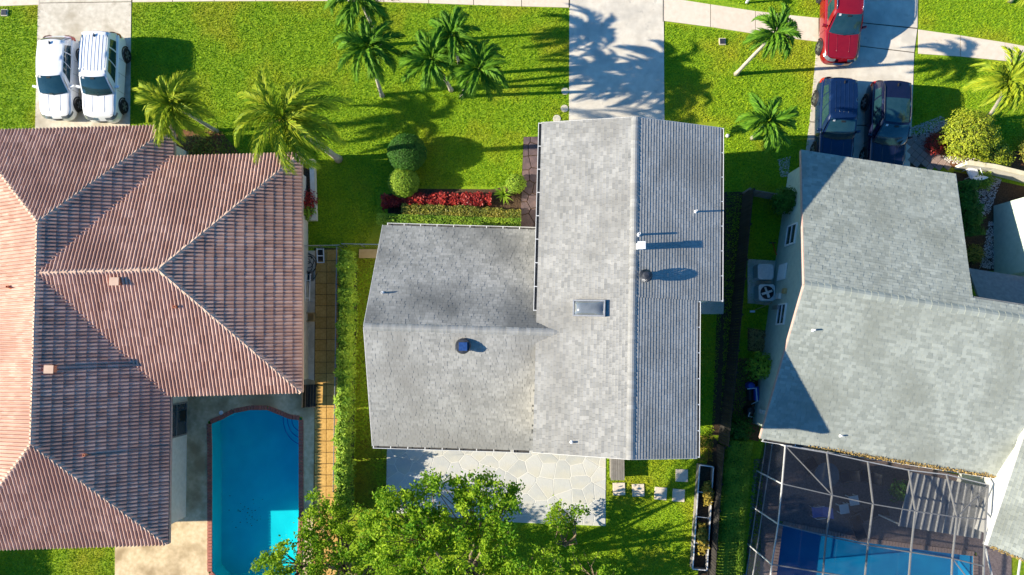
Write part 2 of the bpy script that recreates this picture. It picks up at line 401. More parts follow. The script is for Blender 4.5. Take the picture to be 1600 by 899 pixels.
def clear_water(name, tint):
    m = bpy.data.materials.new(name); m.use_nodes = True; n = m.node_tree.nodes; l = m.node_tree.links
    n.remove(n['Principled BSDF'])
    t = n.new('ShaderNodeBsdfTransparent'); t.inputs[0].default_value = (*tint, 1)
    g = n.new('ShaderNodeBsdfGlossy'); g.inputs['Roughness'].default_value = .02
    fr = n.new('ShaderNodeFresnel'); fr.inputs[0].default_value = 1.33
    tc = n.new('ShaderNodeTexCoord'); nb = n.new('ShaderNodeTexNoise'); nb.inputs['Scale'].default_value = 1.5
    l.new(tc.outputs['Object'], nb.inputs['Vector'])
    bp = n.new('ShaderNodeBump'); bp.inputs['Strength'].default_value = .05; bp.inputs['Distance'].default_value = .05
    l.new(nb.outputs['Fac'], bp.inputs['Height']); l.new(bp.outputs[0], g.inputs['Normal'])
    s = n.new('ShaderNodeMixShader'); l.new(fr.outputs[0], s.inputs[0]); l.new(t.outputs[0], s.inputs[1]); l.new(g.outputs[0], s.inputs[2])
    l.new(s.outputs[0], n['Material Output'].inputs[0]); return m
M['basin'] = mk('pool_plaster', (.012, .58, .58), (.02, .66, .64), .7, 1.2, detail=2)
M['basin2'] = mk('pool_plaster_blue', (.02, .19, .38), (.03, .25, .45), .7, 1.2, detail=2)
M['wat1'] = clear_water('clear_pool_water', (.42, .90, .98))
p1 = pool(POOL1, 'swimming_pool', 'turquoise swimming pool with brick rim beside the tiled house', -.10, M['wat1'], M['basin'], 1.15)
p2 = pool(POOL2, 'swimming_pool', 'shaded blue swimming pool under the screened cage', -.12, M['wat1'], M['basin2'], 1.2)
# curved entry steps in the top corner of the first pool
cx, cy = PX(470, 654)
for k, r in enumerate((.55, .85, 1.15)):
    s = MB(); pts = [(cx - .02, cy - .02)] + [(cx - r * math.cos(a), cy - r * 1.25 * math.sin(a)) for a in np.linspace(0, math.pi / 2, 12)]
    s.prism(pts, -1.14, -.25 - .24 * k + .002 * k); s.build('step', M['basin'], p1)
    e = MB(); e.tube([(x, y, -.245 - .24 * k) for x, y in pts[1:]], .025, 5); e.build('step_edge', M['water2'], p1)
# floating leaf specks at the bottom of the pool
lf = MB()
for _ in range(46):
    u, v = random.gauss(388, 16), random.gauss(806, 12); x, y = PX(u, v, -1.0); s = random.uniform(.015, .045)
    lf.face([(x - s, y, -1.13), (x, y - s * .6, -1.13), (x + s, y, -1.128), (x, y + s * .7, -1.13)])
tag(lf.build('fallen_leaves', M['soil'], p1), kind='stuff')

# pool deck 1: one slab with a hole, coping bricks round it
COPE = offset_poly(POOL1, .24)
DECK1 = PP([(180, 960), (180, 852), (262, 846), (262, 600), (300, 590), (474, 590), (492, 595), (491, 700), (487, 960)])
sheet_holes('pool_deck', DECK1, [offset_poly(POOL1, .16)], .03, M['deck'], z0=-.1)
def bricks_round(parent, poly, wdt, blen, z, mat, name='coping_brick', skip=lambda p: False):
    n = len(poly); a = sum(poly[i][0] * poly[(i + 1) % n][1] - poly[(i + 1) % n][0] * poly[i][1] for i in range(n)); sg = 1 if a > 0 else -1
    me = None
    for i in range(n):
        p, q = Vector(poly[i]), Vector(poly[(i + 1) % n]); d = q - p; L = d.length
        if L < .05: continue
        d.normalize(); nn = Vector((d.y, -d.x)) * sg; k = max(1, round(L / blen)); st = L / k
        for j in range(k):
            c = p + d * (j + .5) * st + nn * (wdt / 2 - .03)
            if skip(c): continue
            if me is None:
                b = MB(); b.prism([(-.5, -.5), (.5, -.5), (.5, .5), (-.5, .5)], -.5, .5, bev=.0); me = b.mesh(name, mat)
            Mx = Matrix.Translation((c.x, c.y, z + random.uniform(-.004, .004))) @ Matrix.Rotation(math.atan2(d.y, d.x) + random.uniform(-.03, .03), 4, 'Z') @ Matrix.Diagonal((st * .88, wdt * .96, .07, 1))
            link(name, me, parent, Mx)
bricks_round(p1, POOL1, .24, .155, .035, M['brick'])
bricks_round(p2, POOL2, .24, .155, .035, M['paver_pink'])
DECK2 = PP([(1182, 1040), (1194, 700), (1212, 680), (1580, 760), (1580, 1040)])
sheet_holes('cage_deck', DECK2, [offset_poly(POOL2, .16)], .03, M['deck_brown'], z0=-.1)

# ------------------------------------------------------------------ drives and pavements
slab('driveway', [(890, -131), (1036, -131), (1038, 200), (889, 200)], .03, M['conc'])
slab('driveway_neighbour_west', [(63, -131), (207, -131), (203, 215), (55, 215)], .028, M['conc_old'])
dr3 = slab('driveway_neighbour_east', [(1290, -131), (1436, -131), (1434, 40), (1428, 90), (1422, 265), (1250, 300), (1262, 235), (1276, 80), (1283, 30)], .012, M['joint'])
for q in ([(1290, -131), (1435.6, -131), (1433, 44), (1352, 36), (1284, 29)], [(1283.8, 31), (1352, 37.5), (1432.6, 46), (1428, 82), (1345, 72), (1277, 64)],
          [(1276.6, 66), (1345, 73.5), (1427.8, 83.5), (1424, 200), (1348, 196), (1265, 190)], [(1264.8, 191.5), (1348, 197.5), (1424, 201.5), (1421, 265), (1250, 300)]):
    o = slab('concrete_slab', q, .03, M['conc'], kind=None, parent=dr3)
def walk(top, bot, us, name):
    """slabs of pavement between two measured edges (u -> v)"""
    b = slab(name, [(u, np.interp(u, *zip(*top))) for u in us] + [(u, np.interp(u, *zip(*bot))) for u in us[::-1]], .012, M['joint'])
    for a, c in zip(us[:-1], us[1:]):
        a2, c2 = a + .5, c - .5
        q = [(a2, np.interp(a2, *zip(*top))), (c2, np.interp(c2, *zip(*top))), (c2, np.interp(c2, *zip(*bot))), (a2, np.interp(a2, *zip(*bot)))]
        slab('concrete_slab', q, .036, M['sidewalk'], kind=None, parent=b)
walk([(-200, -30), (62, -38), (205, -40), (900, -34)], [(-200, 16), (0, 10), (62, 8)], [-200, -130, -60, 0, 62], 'sidewalk')
walk([(205, -40), (900, -34)], [(205, 4), (330, 2.5), (530, 2), (640, 4.5), (760, 9), (890, 12.5)], [207, 270, 335, 400, 465, 530, 600, 670, 740, 815, 889], 'sidewalk_middle')
walk([(1036, -4), (1060, 0), (1200, 21), (1290, 30)], [(1036, 33), (1100, 41), (1170, 52), (1280, 66)], [1037, 1110, 1180, 1230, 1279], 'sidewalk_drive_gap')
walk([(1428, 46), (1500, 56), (1600, 72), (1760, 104)], [(1428, 84), (1520, 90), (1600, 99), (1760, 128)], [1434, 1500, 1570, 1640, 1760], 'sidewalk_east')
# kerb joint lines across the west drive and the crossing
for a, c in (((63, 5), (207, 3)), ((890, 12), (890, -50)), ((1036, 34), (1036, -50))):
    j = MB(); j.beam(P(*a, .029), P(*c, .029), .03, .014); tag(j.build('expansion_joint', M['joint']), kind='structure')
tag(slab('street', [(-2000, -130), (3600, -130), (3600, -330), (-2000, -330)], .02, M['asphalt']), kind='structure')

# walkway of big ochre pavers beside the first pool
pw = slab('paver_path', [(491, 388), (528, 388), (530, 960), (487, 960)], .006, M['soil'])
me_p = None
for r in range(31):
    v0, v1 = 390 + r * 17.6, 390 + (r + 1) * 17.6
    for c, (u0, u1) in enumerate(((493 - r * .09, 511 - r * .05), (511 - r * .05, 529 - r * .02))):
        if r < 6 and c == 0 and False: continue
        q = shrink(PP([(u0, v0), (u1, v0), (u1, v1), (u0, v1)]), .012)
        cc = np.mean(q, 0); b = MB(); b.prism([(x - cc[0], y - cc[1]) for x, y in q], -.03, .03, bev=.008)
        o = link('paver', b.mesh('paver', M['paver']), pw, Matrix.Translation((cc[0], cc[1], random.uniform(0, .012))) @ Matrix.Rotation(random.gauss(0, .008), 4, 'Z'))
slab('side_strip', [(474, 392), (493, 392), (491, 596), (474, 596)], .022, M['conc_old'])

# flagstone patio
PAT = PP([(605, 690), (947, 700), (946, 822), (800, 816), (603, 800)])
pt = slab('patio', PAT, .02, M['grout'], world=True)
a = np.array(PAT); lo, hi = a.min(0), a.max(0); sites = []
for _ in range(4000):
    s = RNG.random(2) * (hi - lo) + lo
    if all(math.hypot(*(s - t)) > random.uniform(.34, 1.0) for t in sites): sites.append(s)
for c in voronoi(PAT[::-1] if False else PAT, sites):
    q = shrink(c, .014)
    cc = np.mean(q, 0); b = MB(); b.prism([(x - cc[0], y - cc[1]) for x, y in q], -.02, .02, bev=.006)
    link('flagstone', b.mesh('flagstone', M['flag']), pt, Matrix.Translation((cc[0], cc[1], .006 + random.uniform(0, .004))))
# dark slate entry path
ENT = PP([(818, 214), (848, 214), (848, 362), (812, 362)])
en = slab('entry_path', ENT, .02, M['soil'], world=True)
a = np.array(ENT); lo, hi = a.min(0), a.max(0); sites = []
for _ in range(2000):
    s = RNG.random(2) * (hi - lo) + lo
    if all(math.hypot(*(s - t)) > .55 for t in sites): sites.append(s)
for c in voronoi(ENT, sites):
    q = shrink(c, .02); cc = np.mean(q, 0); b = MB(); b.prism([(x - cc[0], y - cc[1]) for x, y in q], -.02, .022, bev=.008)
    link('slate_stone', b.mesh('slate_stone', M['slate']), en, Matrix.Translation((cc[0], cc[1], .02 + random.uniform(0, .008))))
# rose pavers by the parked cars on the right
rp = slab('front_path', [(1420, 215), (1452, 205), (1475, 245), (1490, 262), (1420, 262)], .01, M['soil'])
RP = PP([(1421, 216), (1450, 208), (1474, 246), (1488, 262), (1421, 262)])
o0 = Vector(PX(1450, 235)); ang = R(48)
for i in range(-9, 10):
    for j in range(-9, 10):
        ca, sa = math.cos(ang), math.sin(ang); c = o0 + Vector((ca * i - sa * j, sa * i + ca * j)) * .33
        if inpoly([c], RP)[0]:
            b = MB(); b.prism([(-.155, -.155), (.155, -.155), (.155, .155), (-.155, .155)], -.03, .03, bev=.006)
            link('paver', b.mesh('paver', M['paver_pink']), rp, Matrix.Translation((c.x, c.y, .01)) @ Matrix.Rotation(ang, 4, 'Z'))

# soil beds, gravel beds
slab('planting_bed', [(606, 304), (640, 295), (770, 296), (815, 285), (822, 360), (606, 362)], .012, M['soil'])
slab('planting_bed_east', [(1440, 222), (1470, 190), (1545, 195), (1560, 240), (1600, 235), (1640, 270), (1640, 290), (1490, 262), (1452, 235)], .014, M['mulch'])
slab('courtyard_bed', [(1490, 268), (1640, 300), (1640, 420), (1510, 425)], .012, M['soil'])
slab('palm_bed', [(275, 202), (345, 205), (375, 240), (272, 245)], .012, M['mulch'])
slab('side_soil', [(1108, 678), (1122, 690), (1105, 960), (1086, 960)], .012, M['soil'])
slab('side_soil_east', [(1128, 300), (1162, 300), (1140, 680), (1112, 680)], .010, M['soil'])
slab('equipment_bed', [(1150, 560), (1195, 560), (1185, 690), (1140, 680)], .013, M['mulch'])
slab('mulch_heap', [(1168, 512), (1200, 518), (1196, 552), (1168, 548)], .03, M['mulch'])
slab('side_slab', [(1085, 468), (1131, 468), (1130, 491), (1085, 491)], .04, M['conc'])
slab('condenser_pad', [(1168, 405), (1214, 408), (1210, 478), (1168, 474)], .035, M['conc_old'])
def stones(name, polys, dens, size, mat):
    pts = scatter(polys, dens); n = len(pts); s = size * (.5 + RNG.random(n)); an = RNG.random(n) * 6.28
    base = np.array([[1, 0, 0], [-.5, .8, 0], [-.6, -.7, 0], [.1, .05, .8]])
    V = np.empty((n, 4, 3)); ca, sa = np.cos(an), np.sin(an)
    V[:, :, 0] = pts[:, None, 0] + s[:, None] * (base[None, :, 0] * ca[:, None] - base[None, :, 1] * sa[:, None])
    V[:, :, 1] = pts[:, None, 1] + s[:, None] * (base[None, :, 0] * sa[:, None] + base[None, :, 1] * ca[:, None])
    V[:, :, 2] = .012 + s[:, None] * base[None, :, 2]
    Fq = (np.arange(n)[:, None, None] * 4 + np.array([[0, 1, 3], [1, 2, 3], [2, 0, 3]])[None]).reshape(-1, 3)
    tag(link(name, np_mesh(name, V.reshape(-1, 3), Fq, np.repeat(RNG.random(n), 3), mat)), kind='stuff')
stones('pale_gravel', [PP(q) for q in ([(1422, 200), (1470, 182), (1485, 190), (1445, 222), (1470, 243), (1500, 245), (1545, 250), (1545, 262), (1480, 255), (1452, 235), (1424, 216)],
       [(1530, 272), (1565, 280), (1545, 335), (1515, 345)], [(1545, 345), (1556, 350), (1552, 420), (1530, 420)], [(1215, 250), (1235, 245), (1232, 275), (1220, 278)])], 500, .035, M['gravel'])
stones('dark_gravel', [PP(q) for q in ([(1178, 718), (1200, 715), (1186, 960), (1160, 960)],)], 420, .035, M['gravel_dark'])

# ------------------------------------------------------------------ lawn grass
LAWNS = [PP(q) for q in ([(-30, 12), (62, 10), (55, 205), (-30, 205)],
    [(207, 5), (530, 3), (640, 6), (889, 14), (888, 195), (845, 205), (818, 216), (814, 285), (770, 292), (640, 290), (590, 300), (588, 350), (570, 385), (478, 385), (478, 250), (345, 245), (345, 205), (275, 205), (204, 205)],
    [(1038, 36), (1170, 54), (1276, 68), (1262, 235), (1225, 300), (1125, 300), (1120, 190), (1038, 195)],
    [(1062, -20), (1284, -20), (1284, 28), (1200, 19)], [(1437, -20), (1640, -20), (1640, 76), (1436, 45)],
    [(1429, 86), (1640, 105), (1640, 235), (1560, 232), (1548, 190), (1470, 185), (1424, 198)],
    [(948, 715), (1092, 715), (1084, 960), (560, 960), (600, 805), (800, 820), (947, 824)],
    [(1085, 470), (1128, 470), (1112, 715), (1085, 715)], [(1135, 300), (1225, 320), (1190, 520), (1150, 690), (1125, 690)],
    [(-30, 850), (177, 850), (177, 950), (-30, 950)])]
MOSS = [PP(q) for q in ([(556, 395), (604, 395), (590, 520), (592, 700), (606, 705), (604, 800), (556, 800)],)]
def grass(name, polys, per, mat, ln=.085, wd=.02):
    pts = scatter(polys, per); n = len(pts)
    an = RNG.random(n) * 6.28; le = RNG.random(n) * .9 + .25; L = ln * (.6 + .8 * RNG.random(n)); W = wd * (.7 + .6 * RNG.random(n))
    V = np.zeros((n, 3, 3)); ca, sa = np.cos(an), np.sin(an)
    V[:, 0, :2] = pts + np.stack([-sa, ca], 1) * W[:, None]; V[:, 1, :2] = pts - np.stack([-sa, ca], 1) * W[:, None]
    V[:, 2, 0] = pts[:, 0] + ca * L * np.sin(le); V[:, 2, 1] = pts[:, 1] + sa * L * np.sin(le); V[:, 2, 2] = L * np.cos(le)
    Fq = np.arange(n * 3).reshape(n, 3)
    cl = (np.sin(pts[:, 0] * 5.1 + np.sin(pts[:, 1] * 3.3)) * np.sin(pts[:, 1] * 4.7 + np.sin(pts[:, 0] * 2.9)) * .5 + .5)
    tag(link(name, np_mesh(name, V.reshape(-1, 3), Fq, np.clip(RNG.random(n) * .75 + cl * .25, 0, 1), mat)), kind='stuff')
grass('lawn_grass', LAWNS, 420, M['grass'])
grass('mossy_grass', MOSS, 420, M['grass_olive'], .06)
# ------------------------------------------------------------------ roofs
CAMP = Vector((0, 0, CAM_H))
_unit = {}
def unit_tab(mat):
    if mat.name not in _unit:
        b = MB(); b.add([(0, 0, 1), (1, 0, 1), (1, 1, .12), (0, 1, .12), (0, 0, -.3), (1, 0, -.3), (1, 1, -.3), (0, 1, -.3)],
                        [[0, 1, 2, 3], [4, 5, 1, 0], [4, 0, 3, 7], [5, 6, 2, 1]])
        _unit[mat.name] = b.mesh('shingle', mat)
    return _unit[mat.name]
def frame(U, V, N, p, sx=1, sy=1, sz=1):
    m = Matrix.Identity(4)
    for i, (a, s) in enumerate(((U, sx), (V, sy), (N, sz))):
        for k in range(3): m[k][i] = a[k] * s
    for k in range(3): m[k][3] = p[k]
    return m
class Shingles:
    """collects the shingles of one house: the nearest 300 become pieces, the rest one mesh"""
    def __init__(s, keys): s.rows = []; s.keys = keys
    def slope(s, O, U, V, bounds, vmax, exp, wr, th, key, skip=None, lam=1.7, tr=(0, 1)):
        N = U.cross(V).normalized(); n = int(vmax / exp) + 1
        for i in range(n):
            v = i * exp; u0, u1 = bounds(min(v, vmax)); L = min(exp * 1.12, vmax - v)
            if L < .04 or u1 - u0 < .05: continue
            u = u0; first = True
            while u < u1 - 1e-6:
                wd = random.uniform(*wr) * (random.uniform(.3, 1) if first else 1); first = False
                wd = min(wd, u1 - u)
                if u1 - u - wd < .06: wd = u1 - u
                p = O + U * u + V * v
                if not (skip and skip(p + U * wd / 2 + V * exp / 2)):
                    t = th * (1 if random.random() < .55 else lam)
                    s.rows.append((p + N * .006, U, V, N, wd - .006, L, t, random.uniform(*tr), key))
                u += wd
    def finish(s, roof, nmax=300):
        off = org(roof)
        s.rows.sort(key=lambda r: (r[0] - CAMP).length)
        for p, U, V, N, wd, L, t, tone, key in s.rows[:nmax]:
            link('shingle', unit_tab(M[s.keys[key] + '']if False else M[s.keys[key].replace('shingle', 'shingle_one', 1)]), roof, frame(U, V, N, p, wd, L, t))
        rest = s.rows[nmax:]; n = len(rest)
        P0 = np.array([r[0][:] for r in rest]); U = np.array([r[1][:] for r in rest]); V = np.array([r[2][:] for r in rest]); N = np.array([r[3][:] for r in rest])
        wd = np.array([r[4] for r in rest]); L = np.array([r[5] for r in rest]); t = np.array([r[6] for r in rest]); tone = np.array([r[7] for r in rest])
        loc = np.array([(0, 0, 1), (1, 0, 1), (1, 1, .12), (0, 1, .12), (0, 0, -.3), (1, 0, -.3), (1, 1, -.3), (0, 1, -.3)], float)
        vs = P0[:, None] + loc[None, :, 0:1] * (U * wd[:, None])[:, None] + loc[None, :, 1:2] * (V * L[:, None])[:, None] + loc[None, :, 2:3] * (N * t[:, None])[:, None]
        Fq = (np.arange(n)[:, None, None] * 8 + np.array([[0, 1, 2, 3], [4, 5, 1, 0], [4, 0, 3, 7], [5, 6, 2, 1]])[None]).reshape(-1, 4)
        me = np_mesh('shingles', vs.reshape(-1, 3), Fq, np.repeat(tone, 4), M[s.keys[0]], off)
        for k in s.keys[1:]: me.materials.append(M[k])
        me.polygons.foreach_set('material_index', np.repeat(np.array([r[8] for r in rest], np.int32), 4))
        tag(link('shingles', me, roof), kind='stuff')
def deck_plane(mb, O, U, V, poly, th=.14, tone=.5, mi=0):
    N = U.cross(V).normalized(); n = len(poly)
    top = [O + U * a + V * b for a, b in poly]; bot = [p - N * th for p in top]
    mb.add(top + bot, [list(range(n)), list(range(n, 2 * n))[::-1]] + [[n + i, n + (i + 1) % n, (i + 1) % n, i] for i in range(n)], tone, mi)
def caps(parent, a, b, wd, ln, mat, name, drop=.35, lift=.02, side=None, th=.02):
    """overlapping ridge pieces from a to b, bent over the ridge"""
    a, b = Vector(a), Vector(b); d = (b - a); L = d.length; d.normalize(); n = max(1, round(L / ln)); st = L / n
    x = d.cross(Vector((0, 0, 1))).normalized(); z = x.cross(d)
    key = (name, mat.name, round(wd, 3), round(drop, 2))
    if key not in _unit:
        m = MB(); k = 5; pr = []
        for i in range(k):
            f = -1 + 2 * i / (k - 1); pr.append((f * wd / 2, -drop * wd / 2 * abs(f) ** 1.6))
        vs = [(px_, 0, pz + th) for px_, pz in pr] + [(px_ * .92, 1.06, pz + .004) for px_, pz in pr] + [(px_, 0, pz - .01) for px_, pz in pr]
        fs = [[i, i + 1, k + i + 1, k + i] for i in range(k - 1)] + [[2 * k + i, 2 * k + i + 1, i + 1, i] for i in range(k - 1)]
        fs += [[2 * k, 0, k], [3 * k - 1, 2 * k - 1, k - 1]]
        m.add(vs, fs); _unit[key] = m.mesh(name, mat)
    for i in range(n):
        p = a + d * (i * st) + Vector((0, 0, lift + random.uniform(-.004, .006)))
        link(name, _unit[key], parent, frame(x, d, z, p, 1, st, 1) @ Matrix.Rotation(random.gauss(0, .01), 4, 'Z'))
def gutter(parent, a, b, outward, gap=.7, wd=.13, mat='alum'):
    a, b, o = Vector(a), Vector(b), Vector(outward).normalized(); d = (b - a).normalized(); L = (b - a).length
    m = MB(); up = Vector((0, 0, 1)); c = (a + b) / 2
    m.obox(c + o * wd / 2 - up * .10, d * L / 2, o * wd / 2, up * .01, mi=1)
    m.obox(c + o * (wd + .012) - up * .055, d * L / 2, o * .012, up * .06)
    m.obox(c - o * .012 - up * .075, d * L / 2, o * .012, up * .06)
    k = max(1, int(L / gap))
    for i in range(k + 1): m.obox(a + d * (.03 + (L - .06) * i / k) + o * wd / 2 + up * .004, d * .02, o * (wd / 2 - .002), up * .006)
    return m.build('gutter', [M[mat], M['gutter_in']], parent)
Z3 = Vector((0, 0, 1))
def pipe(parent, p, h, r, mat, name='vent_pipe'):
    m = MB(); m.lathe([(r * 2.2, -.05), (r * 1.9, .03), (r, .05), (r, h), (r * .72, h), (r * .72, h - .06)], p, 10)
    return m.build(name, mat, parent)

# ================================================================== grey shingled house
ZR, ZE, SL = 7.05, 5.9, .28
r0, r1 = P(993, 183, ZR), P(985, 718, ZR)
ey = (r0 - r1).normalized(); ex = Vector((ey.y, -ey.x, 0))
GO = Vector((r1.x, r1.y, 0))
def gl(p): return ((p - GO).dot(ex), (p - GO).dot(ey))
def gw(x, y, z=0.): return GO + ex * x + ey * y + Z3 * z
LY = (r0 - r1).length
wl = -np.mean([gl(P(846, 195, ZE))[0], gl(P(839, 480, ZE))[0]])
wr1 = np.mean([gl(P(1127, 197, ZE))[0], gl(P(1124.5, 468, ZE))[0]])
wr2 = wr1 - 1.1
for _ in range(4):
    z = ZR - SL * wr2; wr2 = np.mean([gl(P(1090, 480, z))[0], gl(P(1089, 715, z))[0]])
ystep = gl(P(1110, 471, ZE))[1]
ZE_L, ZE_R1, ZE_R2 = ZR - SL * wl, ZR - SL * wr1, ZR - SL * wr2
grey = thing('grey_house', 'two storey house with grey shingle gable roofs, a lower west wing and a skylight', 'house', gw(0, LY / 2))
k = math.hypot(1, SL)
mb = MB()
UW, VW = -ey, (ex + Z3 * SL) / k          # west slope: eave runs down the picture, up-slope to the east
UE, VE = ey, (-ex + Z3 * SL) / k
OW = gw(-wl, LY, ZE_L); OE1 = gw(wr1, ystep, ZE_R1); OE2 = gw(wr2, 0, ZE_R2)
deck_plane(mb, OW, UW, VW, [(0, 0), (LY, 0), (LY, wl * k), (0, wl * k)])
deck_plane(mb, OE1, UE, VE, [(0, 0), (LY - ystep, 0), (LY - ystep, wr1 * k), (0, wr1 * k)])
deck_plane(mb, OE2, UE, VE, [(0, 0), (ystep - .004, 0), (ystep - .004, wr2 * k), (0, wr2 * k)])
groof = mb.build('roof', M['underlay'], grey)
sh = Shingles(['shingle', 'shingle_worn'])
# wing frame
ZWR, ZWE = 6.2, 3.3
wq = gl(P(568, 513, ZWR)); yR = np.mean([wq[1], gl(P(868, 517, ZWR))[1]])
fl, fr_ = gl(P(598, 355, ZWE)), gl(P(838, 357, ZWE)); rl, rr = gl(P(582, 695, ZWE)), gl(P(835, 705, ZWE))
yF = np.mean([fl[1], fr_[1]]); yB = np.mean([rl[1], rr[1]]); dF, dB = yF - yR, yR - yB
sF, sB = (ZWR - ZWE) / dF, (ZWR - ZWE) / dB; kF, kB = math.hypot(1, sF), math.hypot(1, sB)
xR_in = -wl + 1.15
print('main', wl, wr1, wr2, LY, ystep, 'wing', yF, yR, yB, sF, sB, 'left', fl, wq, rl, 'eaves', ZE_L, ZE_R1, ZE_R2)
def main_z(x): return ZR - SL * abs(x)
def hid_wing(p):
    x, y = gl(p); return x > -wl + .05 and p.z < main_z(x) - .10
UN, VN = -ex, (-ey + Z3 * sF) / kF; ON = gw(xR_in, yF, ZWE)
US, VS = ex, (ey + Z3 * sB) / kB; OS = gw(rl[0], yB, ZWE)
def bF(v): t = v / (dF * kF); return 0, xR_in - (fl[0] * (1 - t) + wq[0] * t)
def bB(v): t = v / (dB * kB); return (wq[0] - rl[0]) * t, xR_in - rl[0]
mb = MB()
deck_plane(mb, ON, UN, VN, [(0, 0), (bF(0)[1], 0), (bF(dF * kF)[1], dF * kF), (0, dF * kF)])
deck_plane(mb, OS, US, VS, [(0, 0), (bB(0)[1], 0), (bB(0)[1], dB * kB), (bB(dB * kB)[0], dB * kB)])
wroof = mb.build('wing_roof', M['underlay'], grey)
EXP, WR, TH = .132, (.13, .27), .017
sh.slope(OW, UW, VW, lambda v: (0, LY), wl * k, EXP, WR, TH, 0)
def hid_main(p): return False
sh.slope(OE1, UE, VE, lambda v: (0, LY - ystep), wr1 * k, EXP, WR, .020, 0, None, 1.12, (.35, .95))
sh.slope(OE2, UE, VE, lambda v: (0, ystep), wr2 * k, EXP, WR, .020, 0, None, 1.12, (.35, .95))
nmain = len(sh.rows)
sh.finish(groof, 300)
sh2 = Shingles(['shingle', 'shingle_worn'])
sh2.slope(ON, UN, VN, bF, dF * kF, EXP, WR, TH, 1, hid_wing)
sh2.slope(OS, US, VS, bB, dB * kB, EXP, WR, TH, 0, hid_wing)
sh2.finish(wroof, 0)
caps(groof, gw(0, 0, ZR), gw(0, LY, ZR), .36, .17, M['shingle_one'], 'ridge_cap', drop=.30, lift=.03, th=.012)
caps(wroof, gw(wq[0], yR, ZWR), gw(xR_in - .05, yR, ZWR), .34, .17, M['shingle_one'], 'ridge_cap', drop=.55, lift=.03, th=.012)
# walls
def wallbox(name, pts, z0, z1, mat, parent): b = MB(); b.prism([(p.x, p.y) for p in pts], z0, z1); return b.build(name, mat, parent)
i_ = .45
def gable_wall(name, x0, x1, y0, y1, zt0, zt1, xr, zr, mat):
    """walls of the main body, gable ends following the roof"""
    b = MB(); A = [gw(x0, y0), gw(x1, y0), gw(x1, y1), gw(x0, y1)]
    v = [A[0], A[1], A[2], A[3], A[0] + Z3 * zt0, A[1] + Z3 * zt1, A[2] + Z3 * zt1, A[3] + Z3 * zt0, gw(xr, y0, zr), gw(xr, y1, zr)]
    b.add(v, [[0, 1, 5, 8, 4], [2, 3, 7, 9, 6], [1, 2, 6, 5], [3, 0, 4, 7]]); return b.build(name, mat, grey)
gable_wall('wall', -wl + i_, wr2 - i_, .4, ystep, main_z(wl - i_) - .16, main_z(wr2 - i_) - .16, 0, ZR - .16, M['cream'])
gable_wall('wall', -wl + i_ + .01, wr1 - i_, ystep + .02, LY - .5, main_z(wl - i_) - .16, main_z(wr1 - i_) - .16, 0, ZR - .17, M['cream'])
b = MB(); x0, x1 = max(fl[0], rl[0]) + .35, -wl + i_ + .2
A = [gw(x0, yB + .45), gw(x1, yB + .45), gw(x1, yF - .45), gw(x0, yF - .45)]
zf, zb = ZWE + sF * .45 - .17, ZWE + sB * .45 - .17
b.add(A + [A[0] + Z3 * zb, A[1] + Z3 * zb, A[2] + Z3 * zf, A[3] + Z3 * zf, gw(x0, yR, ZWR - .17), gw(x1, yR, ZWR - .17)], [[0, 1, 5, 4], [2, 3, 7, 6], [3, 0, 4, 8, 7], [1, 2, 6, 9, 5]])
b.build('wing_wall', M['cream'], grey)
# front: garage door and a window, rear windows (face the gardens, out of this view)
def facade_window(c, d, n, wd, ht, parent, name='window', fm='white', gm='glass'):
    f = MB(); u = Z3
    for s in (-1, 1): f.obox(c + d * s * wd / 2 + n * .02, d * .035, n * .04, u * (ht / 2 + .04))
    for s in (-1, 1): f.obox(c + u * s * ht / 2 + n * .02, d * (wd / 2 - .034), n * .038, u * .035)
    f.obox(c + n * .018, d * (wd / 2 - .034), n * .034, u * .02)
    o = f.build(name, M[fm], parent)
    g = MB(); g.obox(c + n * .006, d * (wd / 2 - .03), n * .012, u * (ht / 2 - .03)); g.build('pane', M[gm], o); return o
facade_window(gw(-1.2, LY - .5, 4.3), ex, ey, 1.5, 1.2, grey); facade_window(gw(2, LY - .5, 4.3), ex, ey, 1.5, 1.2, grey)
gd = MB(); c = gw(.3, LY - .5, 1.1)
for j in range(4): gd.obox(c + Z3 * (-.825 + .55 * j) + ey * .02, ex * 2.4, ey * .03, Z3 * .265)
gd.build('garage_door', M['white'], grey)
facade_window(gw(-7, yF - .45, 1.7), ex, ey, 1.6, 1.2, grey); facade_window(gw(-7.5, yB + .45, 1.5), ex, -ey, 1.8, 1.4, grey)
facade_window(gw(-2, .4, 4.2), ex, -ey, 1.6, 1.3, grey); facade_window(gw(wr1 - i_, LY - 4, 3.2), ey, ex, 1.2, 1.0, grey)
# gutters
gutter(groof, gw(-wl, LY, ZE_L), gw(-wl, yR + .9, ZE_L), -ex, .95, .12, 'alum')
gutter(groof, gw(wr1, LY, ZE_R1), gw(wr1, ystep, ZE_R1), ex, 1.0, .10, 'alum')
gutter(groof, gw(wr2, ystep - .03, ZE_R2), gw(wr2, .02, ZE_R2), ex, 1.0, .10, 'alum')
gutter(wroof, gw(fl[0] + .2, yF, ZWE), gw(-wl - .02, yF, ZWE), ey, .75, .11, 'alum')
gutter(wroof, gw(rl[0] + .02, yB, ZWE), gw(-wl - .9, yB, ZWE), -ey, .8, .11, 'alum')
gutter(wroof, gw(-wl - .85, yB, ZWE + .01), gw(-wl - .02, yB, ZWE + .01), -ey, .8, .13, 'alum')
